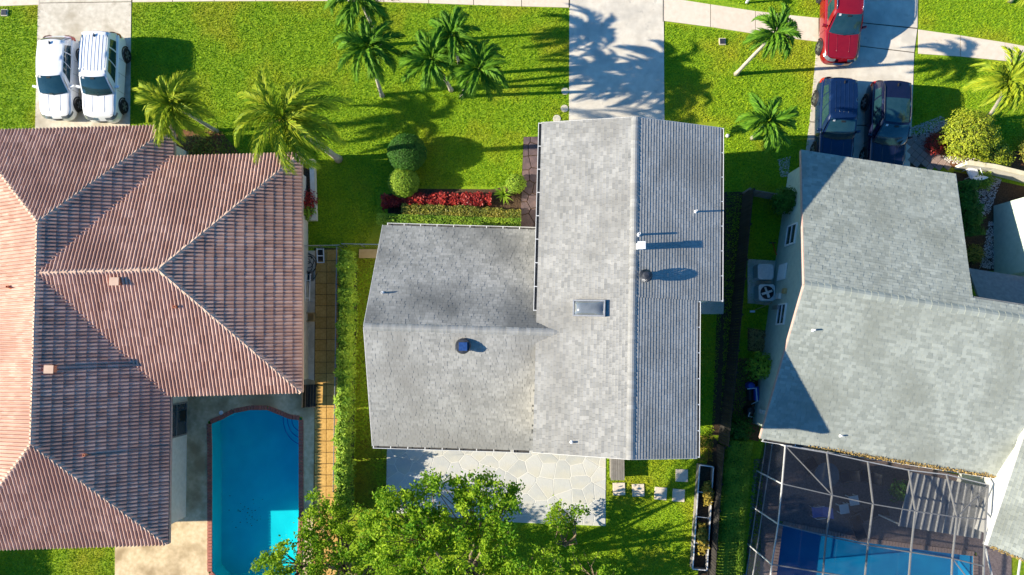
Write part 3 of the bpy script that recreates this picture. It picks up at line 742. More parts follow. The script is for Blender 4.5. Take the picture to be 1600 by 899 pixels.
# rake trim boards along the gables
def rake(parent, a, b_, m='alum', w_=.02, h_=.17):
    q = MB(); q.beam(a, b_, w_, h_); q.build('rake_board', M[m], parent)
for y, s in ((LY + .012, 1), (-.012, -1)):
    rake(groof, gw(-wl, y, ZE_L - .09), gw(0, y, ZR - .09)); rake(groof, gw(wr1 if s > 0 else wr2, y, (ZE_R1 if s > 0 else ZE_R2) - .09), gw(0.01, y, ZR - .09))
rake(wroof, gw(fl[0] - .014, yF, ZWE - .09), gw(wq[0] - .014, yR, ZWR - .09)); rake(wroof, gw(rl[0] - .014, yB, ZWE - .09), gw(wq[0] - .014, yR, ZWR - .092))
# roof fittings, each set at its measured place on the slope
def on_main(u, v):
    z = 6.6
    for _ in range(8):
        p = P(u, v, z); z = main_z(gl(p)[0])
    return P(u, v, z)
def on_wing(u, v):
    z = 5.
    for _ in range(12):
        p = P(u, v, z); y = gl(p)[1]; z = ZWR - (sF * (y - yR) if y > yR else sB * (yR - y))
    return P(u, v, z)
def fitting(name, label, cat, p): return None
# skylight: curb frame and domed pane
p = on_main(921, 482); NW = UW.cross(VW).normalized()
s = MB(); hx, hy = .66, .32
for sgn in (-1, 1):
    s.obox(p + VW * sgn * hx + NW * .08, VW * .03, UW * (hy + .03), NW * .09); s.obox(p + UW * sgn * hy + NW * .08, VW * (hx - .031), UW * .03, NW * .088)
sk = s.build('skylight', M['metal'], groof)
s = MB()
def dome(a, b):
    x, y = a * 2 - 1, b * 2 - 1; h = .17 * (1 - x ** 4) * (1 - y ** 4)
    return p + VW * x * (hx - .02) + UW * -y * (hy - .02) + NW * (.13 + h)
s.grid(dome, 12, 8); s.build('skylight_dome', M['dome'], sk, smooth=True)
# box chimney, pipes, turbine
p = on_main(999, 386); s = MB(); s.box(p + Z3 * .16, (.26, .26, .66)); bc = s.build('box_vent', M['plastic_white'], groof)
s = MB(); s.box(p + Z3 * .51, (.32, .32, .035)); s.build('vent_cap', M['plastic_white'], bc)
pipe(groof, on_main(997, 367), .36, .05, M['plastic_white']); pipe(groof, on_main(1086, 331), .30, .04, M['plastic_white'])
pipe(groof, on_main(893, 691), .20, .04, M['plastic_white']); pipe(wroof, on_wing(598, 458), .26, .04, M['plastic_white'])
p = on_main(1007, 432); s = MB()
s.lathe([(.20, -.1), (.18, .12), (.15, .16)], p, 16); tb = s.build('turbine_vent', M['dark_metal'], groof, smooth=True)
s = MB()
for i in range(18):
    a = i * math.pi / 9
    path = [(math.cos(a + q * .4) * r, math.sin(a + q * .4) * r, z) for q, (r, z) in enumerate(((.16, .16), (.25, .24), (.26, .34), (.17, .43)))]
    for q in range(3):
        A, B = Vector(path[q]), Vector(path[q + 1]); ta = Vector((-math.sin(a), math.cos(a), 0)) * .035
        s.face([p + A - ta, p + A + ta, p + B + ta, p + B - ta])
s.lathe([(.17, .43), (.10, .46), (.0001, .47)], p, 16); s.build('turbine_blades', M['dark_metal'], tb)
p = on_wing(724, 541); s = MB(); s.lathe([(.24, -.15), (.22, .18), (.32, .20), (.34, .27), (.30, .33), (.0001, .36)], p, 22)
fv = s.build('roof_fan', M['dark_metal'], wroof, smooth=False)
s = MB(); s.box(p + Z3 * .372 + Vector((.01, -.02, 0)), (.36, .36, .025)); s.build('solar_panel', M['solar'], fv)

# ================================================================== terracotta tiled house
ZT, ST = 2.9, .42; ZTR = ZT + 5.0 * ST
A, B = P(272, 197, ZT), P(263, 850, ZT); tey = (A - B).normalized(); tex = Vector((tey.y, -tey.x, 0)); TO = Vector((B.x, B.y, 0)); TL = (A - B).length
def tl(p): return ((p - TO).dot(tex), (p - TO).dot(tey))
def tw(x, y, z=0.): return TO + tex * x + tey * y + Z3 * z
HW = 5.0
C_, D_ = tl(P(471, 240, ZT)), tl(P(472, 613, ZT)); wx = (C_[0] + D_[0]) / 2; wy0, wy1 = D_[1], C_[1]; wh = (wy1 - wy0) / 2; wyc = (wy0 + wy1) / 2
ST2 = (ZTR - .03 - ZT) / wh
print('tiled', TL, 'wing', wx, wy0, wy1, wh, ST2)
tiled = thing('tiled_house', 'house with terracotta barrel tile hip roof beside the turquoise pool', 'house', tw(-HW, TL / 2))
kt, kt2 = math.hypot(1, ST), math.hypot(1, ST2)
mb = MB(); slopes = []
def tslope(O, U, V, poly): deck_plane(mb, O, U, V, poly, .10); slopes.append((O, U, V, poly))
vk = HW * kt; vk2 = wh * kt2
tslope(tw(0, 0, ZT), tey, (-tex + Z3 * ST) / kt, [(0, 0), (TL, 0), (TL - HW, vk), (HW, vk)])                 # east
tslope(tw(-2 * HW, TL, ZT), -tey, (tex + Z3 * ST) / kt, [(0, 0), (TL, 0), (TL - HW, vk), (HW, vk)])          # west
tslope(tw(0, TL, ZT), -tex, (-tey + Z3 * ST) / kt, [(0, 0), (2 * HW, 0), (HW, vk)])                          # north
tslope(tw(-2 * HW, 0, ZT), tex, (tey + Z3 * ST) / kt, [(0, 0), (2 * HW, 0), (HW, vk)])                       # south
xin = -HW - wx
tslope(tw(wx, wy1, ZT), -tex, (-tey + Z3 * ST2) / kt2, [(0, 0), (wx + HW, 0), (wx + HW, vk2), (wh, vk2)])    # wing north
tslope(tw(-HW, wy0, ZT), tex, (tey + Z3 * ST2) / kt2, [(0, 0), (wx + HW, 0), (wx + HW - wh, vk2), (0, vk2)]) # wing south
ke = math.hypot(1, (ZTR - .03 - ZT) / wh)
tslope(tw(wx, wy0, ZT), tey, (-tex + Z3 * ST2) / kt2, [(0, 0), (2 * wh, 0), (wh, vk2)])                      # wing east
troof = mb.build('roof', M['underlay_red'], tiled)
def th_main(x, y): return ZT + ST * min(-x, x + 2 * HW, y, TL - y)
def th_wing(x, y): return ZT + ST2 * min(wx - x, y - wy0, wy1 - y) if x > -HW else -9
TW, TLn, TEX = .168, .50, .43
prof = [(-.5, .0), (-.36, .004), (-.25, .075), (-.07, .108), (.10, .108), (.29, .075), (.42, .004), (.5, .0)]
def tile_vf():
    n = len(prof); vs = [(a * TW, 0, z + .022) for a, z in prof] + [(a * TW, TLn, z) for a, z in prof] + [(a * TW, 0, z + .0) for a, z in prof]
    fs = [[i, i + 1, n + i + 1, n + i] for i in range(n - 1)] + [[2 * n + i, 2 * n + i + 1, i + 1, i] for i in range(n - 1)]
    return np.array(vs), np.array(fs)
tv, tf = tile_vf(); _m = MB(); _m.add([tuple(v) for v in tv], [list(f) for f in tf]); tile_me = _m.mesh('roof_tile', M['tile_one'])
tiles = []
for si, (O, U, V, poly) in enumerate(slopes):
    N = U.cross(V).normalized(); us = [q[0] for q in poly]; vm = max(q[1] for q in poly)
    nu = int((max(us) - min(us)) / TW) + 1; nv = int(vm / TEX) + 1
    for j in range(nv):
        for i in range(nu):
            u, v = min(us) + (i + .5) * TW, j * TEX
            c = O + U * u + V * (v + TLn / 2); x, y = tl(c)
            ins = inpoly([(u, v + .06), (u, v + TLn - .12), (u - .09, v + .2), (u + .09, v + .2)], poly)
            if not ins.any(): continue
            oth = th_wing(x, y) if si < 4 else th_main(x, y)
            if c.z < oth - .22: continue
            if si == 1 and P(0, 0).x * 1.32 > c.x: continue
            tiles.append((O + U * u + V * v + N * (.012 + random.uniform(0, .008)), U, V, N, si, ins.all() and c.z > oth + .12))
whole = sorted([t for t in tiles if t[5]], key=lambda t: (t[0] - CAMP).length)[:300]
wid = set(id(t) for t in whole)
for p, U, V, N, si, _ in whole: link('roof_tile', tile_me, troof, frame(U, V, N, p))
bm = bmesh.new()
for si, (O, U, V, poly) in enumerate(slopes):
    tt = [t for t in tiles if t[4] == si and id(t) not in wid]
    if not tt: continue
    Vs = np.array([[(p + U * a + V * b + N * c)[:] for a, b, c in tv] for p, U, V, N, _, _ in tt]).reshape(-1, 3)
    Fq = (np.arange(len(tt))[:, None, None] * len(tv) + tf[None]).reshape(-1, 4)
    me = np_mesh('tmp', Vs, Fq, np.repeat(RNG.random(len(tt)), len(tf)), M['tile'])
    b2 = bmesh.new(); b2.from_mesh(me); N = U.cross(V).normalized()
    n = len(poly)
    for i in range(n):
        a, c = poly[i], poly[(i + 1) % n]
        if a[1] == c[1] == 0: continue
        pa, pc = O + U * a[0] + V * a[1], O + U * c[0] + V * c[1]; out = (pc - pa).cross(N).normalized()
        bmesh.ops.bisect_plane(b2, geom=b2.verts[:] + b2.edges[:] + b2.faces[:], plane_co=pa + out * .01, plane_no=out, clear_outer=True)
    b2.to_mesh(me); b2.free(); bm.from_mesh(me); bpy.data.meshes.remove(me)
me = bpy.data.meshes.new('roof_tiles'); bm.transform(Matrix.Translation(-org(troof))); bm.to_mesh(me); bm.free(); me.materials.append(M['tile'])
tag(link('roof_tiles', me, troof), kind='stuff')
CA = dict(wd=.30, ln=.40, mat=M['cap'], name='ridge_tile', drop=.75, lift=.10, th=.03)
caps(troof, tw(0, TL, ZT), tw(-HW, TL - HW, ZTR), **CA); caps(troof, tw(0, 0, ZT), tw(-HW, HW, ZTR), **CA)
caps(troof, tw(-2 * HW, TL, ZT), tw(-HW, TL - HW, ZTR), **CA); caps(troof, tw(-2 * HW, 0, ZT), tw(-HW, HW, ZTR), **CA)
caps(troof, tw(-HW, HW, ZTR), tw(-HW, TL - HW, ZTR), **CA)
caps(troof, tw(wx, wy1, ZT), tw(wx - wh, wyc, ZTR), **CA); caps(troof, tw(wx, wy0, ZT), tw(wx - wh, wyc, ZTR), **CA)
caps(troof, tw(wx - wh, wyc, ZTR - .02), tw(-HW + .15, wyc, ZTR - .02), **CA)
fb = MB()
for a, c in ((tw(0, TL, ZT), tw(0, wy1, ZT)), (tw(0, wy0, ZT), tw(0, 0, ZT)), (tw(0, 0, ZT), tw(-2 * HW, 0, ZT)), (tw(0, TL, ZT), tw(-2 * HW, TL, ZT)), (tw(wx, wy0, ZT), tw(wx, wy1, ZT)), (tw(0, wy1, ZT), tw(wx, wy1, ZT)), (tw(0, wy0, ZT), tw(wx, wy0, ZT))):
    fb.beam(a - Z3 * .12, c - Z3 * .12, .04, .18)
fb.build('fascia', M['pinkish'], troof)
b = MB(); b.prism([PX(0, 0)] if False else [tuple(tw(x, y)[:2]) for x, y in ((-.55, .55), (-.55, TL - .55), (-2 * HW + .55, TL - .55), (-2 * HW + .55, .55))], 0, ZT - .02)
b.build('wall', M['cream'], tiled)
b = MB(); b.prism([tuple(tw(x, y)[:2]) for x, y in ((-.6, wy0 + .5), (wx - .55, wy0 + .5), (wx - .55, wy1 - .5), (-.6, wy1 - .5))], 0, ZT - .03)
b.build('wing_wall', M['cream'], tiled)
facade_window(tw(-.55, 5.5, 1.2), tey, tex, 1.6, 2.1, tiled, 'sliding_door', 'wood_grey')
def on_tile(u, v):
    z = 4.
    for _ in range(12): p = P(u, v, z); z = max(th_main(*tl(p)), th_wing(*tl(p)))
    return P(u, v, z)
for u, v, kind in ((185, 441, 'box'), (277, 480, 'pipe'), (84, 577, 'box'), (137, 710, 'pipe'), (18, 449, 'pipe')):
    p = on_tile(u, v)
    if kind == 'box':
        s = MB(); s.box(p + Z3 * .12, (.36, .30, .42)); o = s.build('roof_vent', M['terracotta'], troof)
        s = MB(); s.box(p + Z3 * .345, (.42, .36, .03)); s.build('vent_lid', M['cap'], o)
    else: pipe(troof, p, .30, .06, M['terracotta'])

# ================================================================== green walled house with greenish grey shingles
ZS, ZSR = 2.5, 5.16
f0, g0, b0_ = P(1252, 235, ZS), P(1257, 445, ZSR), P(1188, 685, ZS)
sex = (P(1493, 273, ZS) - f0).normalized() + (P(1600, 492, ZSR) - g0).normalized() + (P(1560, 752, ZS) - b0_).normalized(); sex.normalize()
sey = Vector((-sex.y, sex.x, 0)); SO = Vector((g0.x, g0.y, 0))
def sl_(p): return ((p - SO).dot(sex), (p - SO).dot(sey))
def sw(x, y, z=0.): return SO + sex * x + sey * y + Z3 * z
F0, B0 = sl_(f0), sl_(b0_); sFt, sBk = (ZSR - ZS) / F0[1], (ZSR - ZS) / -B0[1]; kF2, kB2 = math.hypot(1, sFt), math.hypot(1, sBk)
xe = sl_(P(1493, 273, ZS))[0]; xe2 = sl_(P(1513, 462, 4.6))[0]; xfar = 17.
print('sage', F0, B0, sFt, sBk, xe, xe2)
sage = thing('green_house', 'pale green walled house with greenish grey shingle roof by the screened cage', 'house', sw(5, 0))
UN2, VN2 = -sex, (-sey + Z3 * sFt) / kF2; US2, VS2 = sex, (sey + Z3 * sBk) / kB2
vF, vB = F0[1] * kF2, -B0[1] * kB2; vstep = vF - .72 * kF2
ON2 = sw(xfar, F0[1], ZS); OS2 = sw(B0[0], B0[1], ZS)
def bN2(v):
    xr = xfar if v > vstep else (xe + (xe2 - xe) * min(1, v / vstep))
    return xfar - xr, xfar - F0[0] * (1 - v / vF)
def bS2(v): return -B0[0] * v / vB, xfar - B0[0]
mb = MB()
deck_plane(mb, ON2, UN2, VN2, [(xfar - xe, 0), (xfar - F0[0], 0), (bN2(vstep)[1], vstep), (xfar - xe2, vstep)])
deck_plane(mb, ON2, UN2, VN2, [(0, vstep + .002), (bN2(vstep)[1], vstep + .002), (xfar, vF), (0, vF)])
deck_plane(mb, OS2, US2, VS2, [(0, 0), (xfar - B0[0], 0), (xfar - B0[0], vB), (bS2(vB)[0], vB)])
sroof = mb.build('roof', M['underlay'], sage)
sh3 = Shingles(['shingle_green'])
sh3.slope(ON2, UN2, VN2, bN2, vF, 0.145, (.15, .30), .017, 0, lambda p: p.x > 28)
sh3.slope(OS2, US2, VS2, bS2, vB, 0.145, (.15, .30), .017, 0, lambda p: p.x > 28)
sh3.finish(sroof, 300)
caps(sroof, sw(0, 0, ZSR), sw(13.5, 0, ZSR), .44, .30, M['shingle_one_green'], 'ridge_cap', drop=.45, lift=.03, th=.014)
rake(sroof, sw(F0[0] - .014, F0[1], ZS - .09), sw(-.014, 0, ZSR - .09), 'pinkish', .025, .18); rake(sroof, sw(B0[0] - .014, B0[1], ZS - .09), sw(-.014, 0, ZSR - .093), 'pinkish', .025, .18)
fb = MB(); fb.beam(sw(F0[0], F0[1] + .016, ZS - .1), sw(xe, F0[1] + .016, ZS - .1), .03, .17); fb.beam(sw(xe + .016, F0[1], ZS - .1), sw(xe2 + .016, .8, ZSR - sFt * .8 - .12), .03, .17)
fb.build('fascia', M['alum'], sroof)
b = MB(); o_ = .42; x0 = o_ + (F0[0] + B0[0]) / 2 * 0
def xw(y): return (F0[0] * y / F0[1] if y > 0 else B0[0] * y / B0[1]) + o_
yf, yb = F0[1] - .5, B0[1] + .5; zf, zb = ZS + .5 * sFt - .16, ZS + .5 * sBk - .16
V_ = [sw(xw(yf), yf), sw(xw(yb), yb), sw(xe - .35, yf), sw(xfar, yb), sw(xw(yf), yf, zf), sw(xw(0), 0, ZSR - .17), sw(xw(yb), yb, zb), sw(xe - .35, yf, zf), sw(xfar, yb, zb), sw(xe2 - .35, 0), sw(xe2 - .35, 0, ZSR - .17)]
b.add(V_, [[0, 4, 5, 6, 1], [0, 2, 7, 4], [1, 6, 8, 3], [2, 9, 10, 7]]); b.build('wall', M['sage'], sage)
# west wall fittings: two windows, a white shutter, meters, a lamp
def west(u, v):
    """point on the west wall seen at a photo position"""
    z = 1.5
    for _ in range(14):
        p = P(u, v, z); y = sl_(p)[1]; x = sl_(p)[0]
        z += (xw(y) - x) * -1.6 if False else (x - xw(y)) * 2.2 * -1
        z = min(max(z, .2), 4.6)
    return sw(xw(sl_(p)[1]), sl_(p)[1], z)

def on_sage(u, v):
    z = 3.5
    for _ in range(12):
        p = P(u, v, z); y = sl_(p)[1]; z = ZSR - (sFt * y if y > 0 else -sBk * y)
    return P(u, v, z)
pipe(sroof, on_sage(1270, 516), .24, .04, M['plastic_white']); pipe(sroof, on_sage(1313, 681), .20, .04, M['plastic_white'])
# ------------------------------------------------------------------ plants
def leaves(name, C, size, mat, parent, up=.5, aspect=.55, out=None, outw=0., off=None, tone=None, fold=.25):
    """one folded quad per leaf at the points C (n,3)"""
    n = len(C); d = RNG.normal(size=(n, 3)); d[:, 2] = np.abs(d[:, 2]) + up
    if out is not None: d = d * (1 - outw) + out * outw * 1.8
    N = d / np.linalg.norm(d, axis=1)[:, None]
    t = RNG.normal(size=(n, 3)); T = t - N * (t * N).sum(1)[:, None]; T /= np.linalg.norm(T, axis=1)[:, None]; B = np.cross(N, T)
    s = size * (.65 + .7 * RNG.random(n))[:, None]
    V = np.stack([C - T * s * .5, C + B * s * aspect * .5 + N * s * fold * .4, C + T * s * .5, C - B * s * aspect * .5 + N * s * fold * .4], 1)
    Fq = np.arange(n * 4).reshape(n, 4)
    tn = RNG.random(n) if tone is None else np.clip(tone + RNG.normal(size=n) * .22, 0, 1)
    return link(name, np_mesh(name, V.reshape(-1, 3), Fq, tn, mat, off if off is not None else org(parent)), parent)
def blob_noise(X, f=2.3):
    return np.sin(X[:, 0] * f + 1.3 * np.sin(X[:, 1] * f * 1.3)) * np.sin(X[:, 1] * f * .9 + np.sin(X[:, 2] * f * 1.7)) * .5 + .5
def shrub(name, label, cat, p, r, h, mat, n=3000, size=.07, group=None, rough=.12, core=True, squash=1., ry=None):
    t = thing(name, label, cat, (p[0], p[1], 0), group=group); ry = ry or r
    d = RNG.normal(size=(n, 3)); d[:, 2] = np.abs(d[:, 2]) * 1.1 - .25; d /= np.linalg.norm(d, axis=1)[:, None]
    rad = (1 - RNG.random(n) ** 2 * .3 + RNG.normal(size=n) * rough * .35) + (blob_noise(d * 3) - .5) * rough * 1.6
    C = d * rad[:, None] * np.array([r, ry, h * .5]) + np.array([p[0], p[1], h * .52]); C[:, 2] = np.maximum(C[:, 2], .02)
    leaves('foliage', C, size, mat, t, up=.2, out=d, outw=.5, tone=.25 + .5 * blob_noise(d * 4))
    if core:
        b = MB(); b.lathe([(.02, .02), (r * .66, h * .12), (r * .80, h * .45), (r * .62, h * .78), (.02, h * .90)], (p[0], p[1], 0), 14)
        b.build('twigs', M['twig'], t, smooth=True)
        s = MB(); s.tube([(p[0], p[1], -.02), (p[0], p[1], h * .2)], .05); s.build('stem', M['bark'], t)
    return t
def hedge(name, label, path, wd, h, mat, n_per_m=900, size=.07, cat='hedge', jag=.1, mix=None):
    c0 = path[len(path) // 2]; t = thing(name, label, cat, (c0[0], c0[1], 0))
    Cs, Os = [], []
    core = MB()
    for a, b in zip(path[:-1], path[1:]):
        a, b = Vector((*a[:2], 0)), Vector((*b[:2], 0)); d = b - a; L = d.length; d.normalize(); s = Vector((d.y, -d.x, 0))
        n = int(L * n_per_m); u = RNG.random(n) * (L + .1) - .05; ph = RNG.random(n) * math.pi
        cx_ = np.sign(np.cos(ph)) * np.abs(np.cos(ph)) ** .45; cz = np.abs(np.sin(ph)) ** .45
        tp = RNG.random(n) < .6; xo = RNG.random(n) * 2 - 1; cx_ = np.where(tp, xo, cx_); cz = np.where(tp, 1 - .22 * np.abs(xo) ** 5 - .06 * RNG.random(n), cz)
        wob = 1 + jag * (np.sin(u * 4.1 + a.y) * .5 + np.sin(u * 9.7 + 1) * .35) + RNG.normal(size=n) * jag * .4
        off = cx_ * wd / 2 * wob * (1 - .3 * RNG.random(n) ** 2); z = h * cz * (1 + (wob - 1) * .5) * (1 - .15 * RNG.random(n) ** 2)
        Cs.append(np.stack([a.x + d.x * u + s.x * off, a.y + d.y * u + s.y * off, np.maximum(z, .02)], 1))
        o = np.stack([s.x * cx_, s.y * cx_, cz], 1); Os.append(o / np.linalg.norm(o, axis=1)[:, None])
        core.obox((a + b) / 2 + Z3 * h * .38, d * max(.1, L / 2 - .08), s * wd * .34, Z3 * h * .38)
    C, O = np.concatenate(Cs), np.concatenate(Os)
    leaves('foliage', C, size, mat, t, up=.2, out=O, outw=.45, tone=.2 + .55 * blob_noise(C, 3.1))
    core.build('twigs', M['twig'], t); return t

# fronds: four shared shapes per kind
def frond_mesh(L, rise, droop, n, ll, mat, hang, name='frond', vee=.35, fat=.05):
    b = MB(); ax = []
    for i in range(9):
        s = i / 8; ax.append(Vector((L * (s - .12 * s ** 3 * droop), 0, L * (rise * s - droop * .62 * s ** 2.2))))
    def at(s):
        q = s * 8; i = min(7, int(q)); f = q - i; return ax[i] * (1 - f) + ax[i + 1] * f, (ax[i + 1] - ax[i]).normalized()
    b.tube(ax, [.028 * (1 - .8 * i / 8) + .004 for i in range(9)], 4, tone=.9)
    for i in range(n):
        s = .10 + .90 * (i + random.uniform(0, .6)) / n; c, d = at(min(s, 1))
        l = ll * (math.sin(math.pi * min(1, (.12 + s * .85))) ** .55) * random.uniform(.85, 1.1)
        for sg in (-1, 1):
            side = Vector((0, sg, 0)); upv = side.cross(d) * sg; upv = d.cross(side) * sg if False else Vector((0, 0, 1))
            a = random.uniform(.55, .8) * (1.0 - s * .5)
            v = (d * math.cos(a) + side * math.sin(a)); lift = vee * random.uniform(.5, 1.3)
            m_ = c + v * l * .5 + upv * l * lift * .5; e = c + v * l * random.uniform(.92, 1.05) + upv * (l * lift * .5 - hang * l * random.uniform(.6, 1.2))
            wv = d * fat * .5
            b.add([c - wv * .5, c + wv * .5, m_ + wv, e, m_ - wv], [[0, 1, 2, 4], [4, 2, 3]], random.random())
    return b.mesh(name, [mat])
FR = {
 'mini': [frond_mesh(1.6, r, d, 32, .52, M['frond'], h, vee=.3, fat=.095) for r, d, h in ((.85, 1.5, .3), (.5, 1.2, .35), (.3, 1.2, .45), (.65, 1.7, .3))],
 'gold': [frond_mesh(1.65, r, d, 32, .55, M['frond_gold'], h, vee=.3, fat=.09) for r, d, h in ((.8, 1.4, .3), (.5, 1.3, .35), (.25, 1.1, .45), (.6, 1.7, .3))],
 'queen': [frond_mesh(2.5, r, d, 44, .62, M['frond_gold'], h, vee=.15, fat=.07) for r, d, h in ((.9, 1.7, .7), (.55, 1.5, .8), (.35, 1.3, .8), (.7, 1.9, .7))],
 'dead': [frond_mesh(1.7, .1, 1.2, 22, .4, M['frond_dead'], .9, vee=0, fat=.04)],
}
def palm(label, base, crown, zc, kind='mini', nf=20, sc=1., r0=.10, r1=.07, group='palms on the front lawns', dead=0, seed=0):
    """base: photo position of the trunk's foot; crown: photo position of the crown's heart at height zc"""
    rr = random.Random(seed); B = P(*base, 0); T = P(*crown, zc)
    t = thing('palm_tree', label, 'palm tree', B, group=group)
    mid = (B + T) / 2 + Vector((T.x - B.x, T.y - B.y, 0)) * -.12; b = MB(); path, rad = [], []
    for i in range(13):
        s = i / 12; q = B * (1 - s) ** 2 + mid * 2 * s * (1 - s) + T * s ** 2; path.append(q - Z3 * (.03 if i == 0 else 0)); rad.append((r0 * 1.5 if i == 0 else r0 + (r1 - r0) * s) * (1.06 if i % 2 else 1))
    b.tube(path, rad, 9); b.build('trunk', M['palm_trunk'], t, smooth=True)
    d = (path[-1] - path[-2]).normalized(); b = MB(); b.tube([T - d * .1, T + d * .25, T + d * .6], [r1 * 1.05, r1 * 1.2, r1 * .4], 8); b.build('crownshaft', M['crownshaft'], t, smooth=True)
    top = T + d * .45
    for i in range(nf + dead):
        a = i * 2.39996 + rr.uniform(-.3, .3); f = i / max(1, nf - 1)
        isd = i >= nf; me = FR['dead'][0] if isd else FR[kind][rr.randrange(4)]
        el = -.25 if isd else (.75 - 1.05 * f + rr.uniform(-.12, .12)); s = sc * rr.uniform(.85, 1.1) * (.75 if i < 2 else 1)
        Mx = Matrix.Translation(top) @ Matrix.Rotation(a, 4, 'Z') @ Matrix.Rotation(-el, 4, 'Y') @ Matrix.Rotation(rr.uniform(-.3, .3), 4, 'X') @ Matrix.Scale(s, 4)
        link('frond' if not isd else 'dry_frond', me, t, Mx)
    return t
palm('curved trunk palm on the lawn at the top edge, nearest the pavement', (596, 71), (566, 8), 4.6, seed=1, sc=1.05)
palm('dark green palm with a pale leaning trunk, below the one at the pavement', (597, 150), (578, 84), 4.6, seed=2, sc=1.1)
palm('leftmost of the three palms growing in a clump on the middle lawn', (705, 141), (677, 98), 4.4, seed=3, sc=1.05)
palm('rear palm of the clump of three, its trunk hidden by fronds', (722, 118), (708, 62), 4.6, seed=4, sc=.92)
palm('rightmost of the three palms in the clump, with a white trunk foot', (722, 151), (744, 112), 4.4, seed=5, sc=1.05)
palm('bushy palm with broad fronds at the corner of the tiled roof', (338, 205), (277, 168), 4.3, kind='gold', seed=6, nf=22, sc=1.15, group=None)
palm('tall feathery yellow green palm leaning over the tiled roof corner', (529, 249), (450, 190), 7.2, kind='queen', seed=7, nf=24, sc=1.12, r0=.16, r1=.11, group=None, dead=3)
palm('palm with a slanting white trunk beside the pavement, left of the red car', (1150, 116), (1205, 58), 5.0, seed=8, sc=.92, kind='mini')
palm('palm on the side lawn between the grey house and the blue parked car', (1176, 216), (1196, 194), 4.6, seed=9, sc=1.05, kind='mini')
palm('golden palm over the planting bed at the right edge', (1538, 190), (1570, 134), 4.6, kind='gold', seed=10, sc=1.05)
palm('palm in the top right corner beyond the pavement', (1578, 2), (1612, -32), 4.6, kind='gold', seed=11, sc=.9)

# clipped balls and hedges of the middle garden
shrub('round_shrub', 'larger clipped dark green ball shrub on the front lawn', 'shrub', P(640, 247), 1.0, 1.75, M['leaf_dark'], 9000, .075, rough=.03)
shrub('round_shrub', 'smaller clipped ball shrub above the red leaved bed', 'shrub', P(634, 290), .80, 1.35, M['leaf'], 6500, .07, rough=.03)
hedge('croton_hedge', 'row of red leaved croton plants in front of the grey house', PP([(600, 318), (690, 314), (766, 314)]), .62, .55, M['leaf_red'], 520, .15, cat='plant', jag=.35)
hedge('clipped_hedge', 'yellow green clipped hedge below the red leaved row', PP([(632, 333), (720, 336), (812, 342)]), .75, .75, M['leaf_mixed'], 1000, .10, jag=.14)
hedge('clipped_hedge', 'narrow green hedge along the wing roof gutter', PP([(596, 347), (700, 351), (812, 355)]), .62, 1.1, M['leaf'], 1000, .08, jag=.06)
t = shrub('bush', 'low green bush beside the dark slate path', 'shrub', P(806, 290), .50, .8, M['leaf'], 1800, .08)
t = thing('spiky_plant', 'pale green spiky plant at the end of the red leaved row', 'plant', P(787, 306))
b = MB(); c = P(787, 306)
for i in range(70):
    a, e = random.uniform(0, 6.28), random.uniform(.1, 1.4); L = random.uniform(.5, .78); d = Vector((math.cos(a) * math.cos(e), math.sin(a) * math.cos(e), math.sin(e))); s = Vector((-math.sin(a), math.cos(a), 0)) * .022
    q = c + Z3 * .25; m_ = q + d * L * .55; e_ = q + d * L - Z3 * .08
    b.add([q - s, q + s, m_ + s, e_, m_ - s], [[0, 1, 2, 4], [4, 2, 3]], random.random())
b.build('blade_leaves', M['leaf'], t); b = MB(); b.tube([c - Z3 * .02, c + Z3 * .3], .07, 7); b.build('stem', M['bark'], t)
# fence hedge by the ochre path
hedge('side_hedge', 'long leafy hedge between the ochre path and the grey wing', PP([(550, 400), (552, 470), (549, 560), (547, 640), (546, 720), (545, 800)]), .66, 1.7, M['leaf'], 1500, .14, jag=.34)
hedge('east_hedge', 'wide low dark green hedge right of the long planter', PP([(1150, 688), (1144, 760), (1138, 830), (1130, 960)]), 1.35, .75, M['leaf'], 2000, .10, jag=.05)
hedge('shadow_hedge', 'unseen tall hedge added beyond the lower left lawn to cast a shadow on it', PP([(-52, 862), (-52, 960)]), .8, 2.0, M['leaf_dark'], 1300, .10, jag=.05)  # out of view, added to throw a straight-edged shadow across the lawn corner
# right garden
shrub('golden_bush', 'large round yellow green bush in the front bed at the right', 'shrub', P(1497, 220), 1.25, 1.75, M['leaf_lime'], 7000, .10, rough=.24)
shrub('red_bush', 'small dark red bush between the gravel and the yellow green bush', 'shrub', P(1456, 228), .52, .6, M['leaf_red'], 900, .09, rough=.25)
shrub('small_bush', 'small yellow green bush near the cream garden wall', 'shrub', P(1548, 248), .75, .8, M['leaf_lime'], 2200, .10, rough=.25)
shrub('small_bush', 'orange tinged bush at the right edge beyond the cream wall', 'shrub', P(1606, 238), .7, .9, M['leaf_mixed'], 1800, .10, rough=.25)
hedge('courtyard_hedge', 'upright green hedge along the green house side wall', PP([(1492, 292), (1497, 330), (1503, 372)]), .85, 1.3, M['leaf_dark'], 1300, .12, jag=.3)
shrub('courtyard_bush', 'grassy bush at the lower end of the courtyard bed', 'shrub', P(1516, 398), .42, .6, M['leaf_mixed'], 900, .10, rough=.4)
shrub('courtyard_bush', 'light green bush at the top of the courtyard bed by the white chair', 'shrub', P(1528, 285), .42, .7, M['leaf'], 1100, .10, rough=.4)
shrub('wall_shrub', 'bushy shrub against the green house wall, uppermost of those on that wall', 'shrub', P(1216, 320), .60, 1.7, M['leaf_dark'], 2400, .12, rough=.3)
shrub('wall_shrub', 'loose green shrub by the dark mulch heap against the green wall', 'shrub', P(1180, 572), .55, 1.5, M['leaf'], 1600, .13, rough=.5)
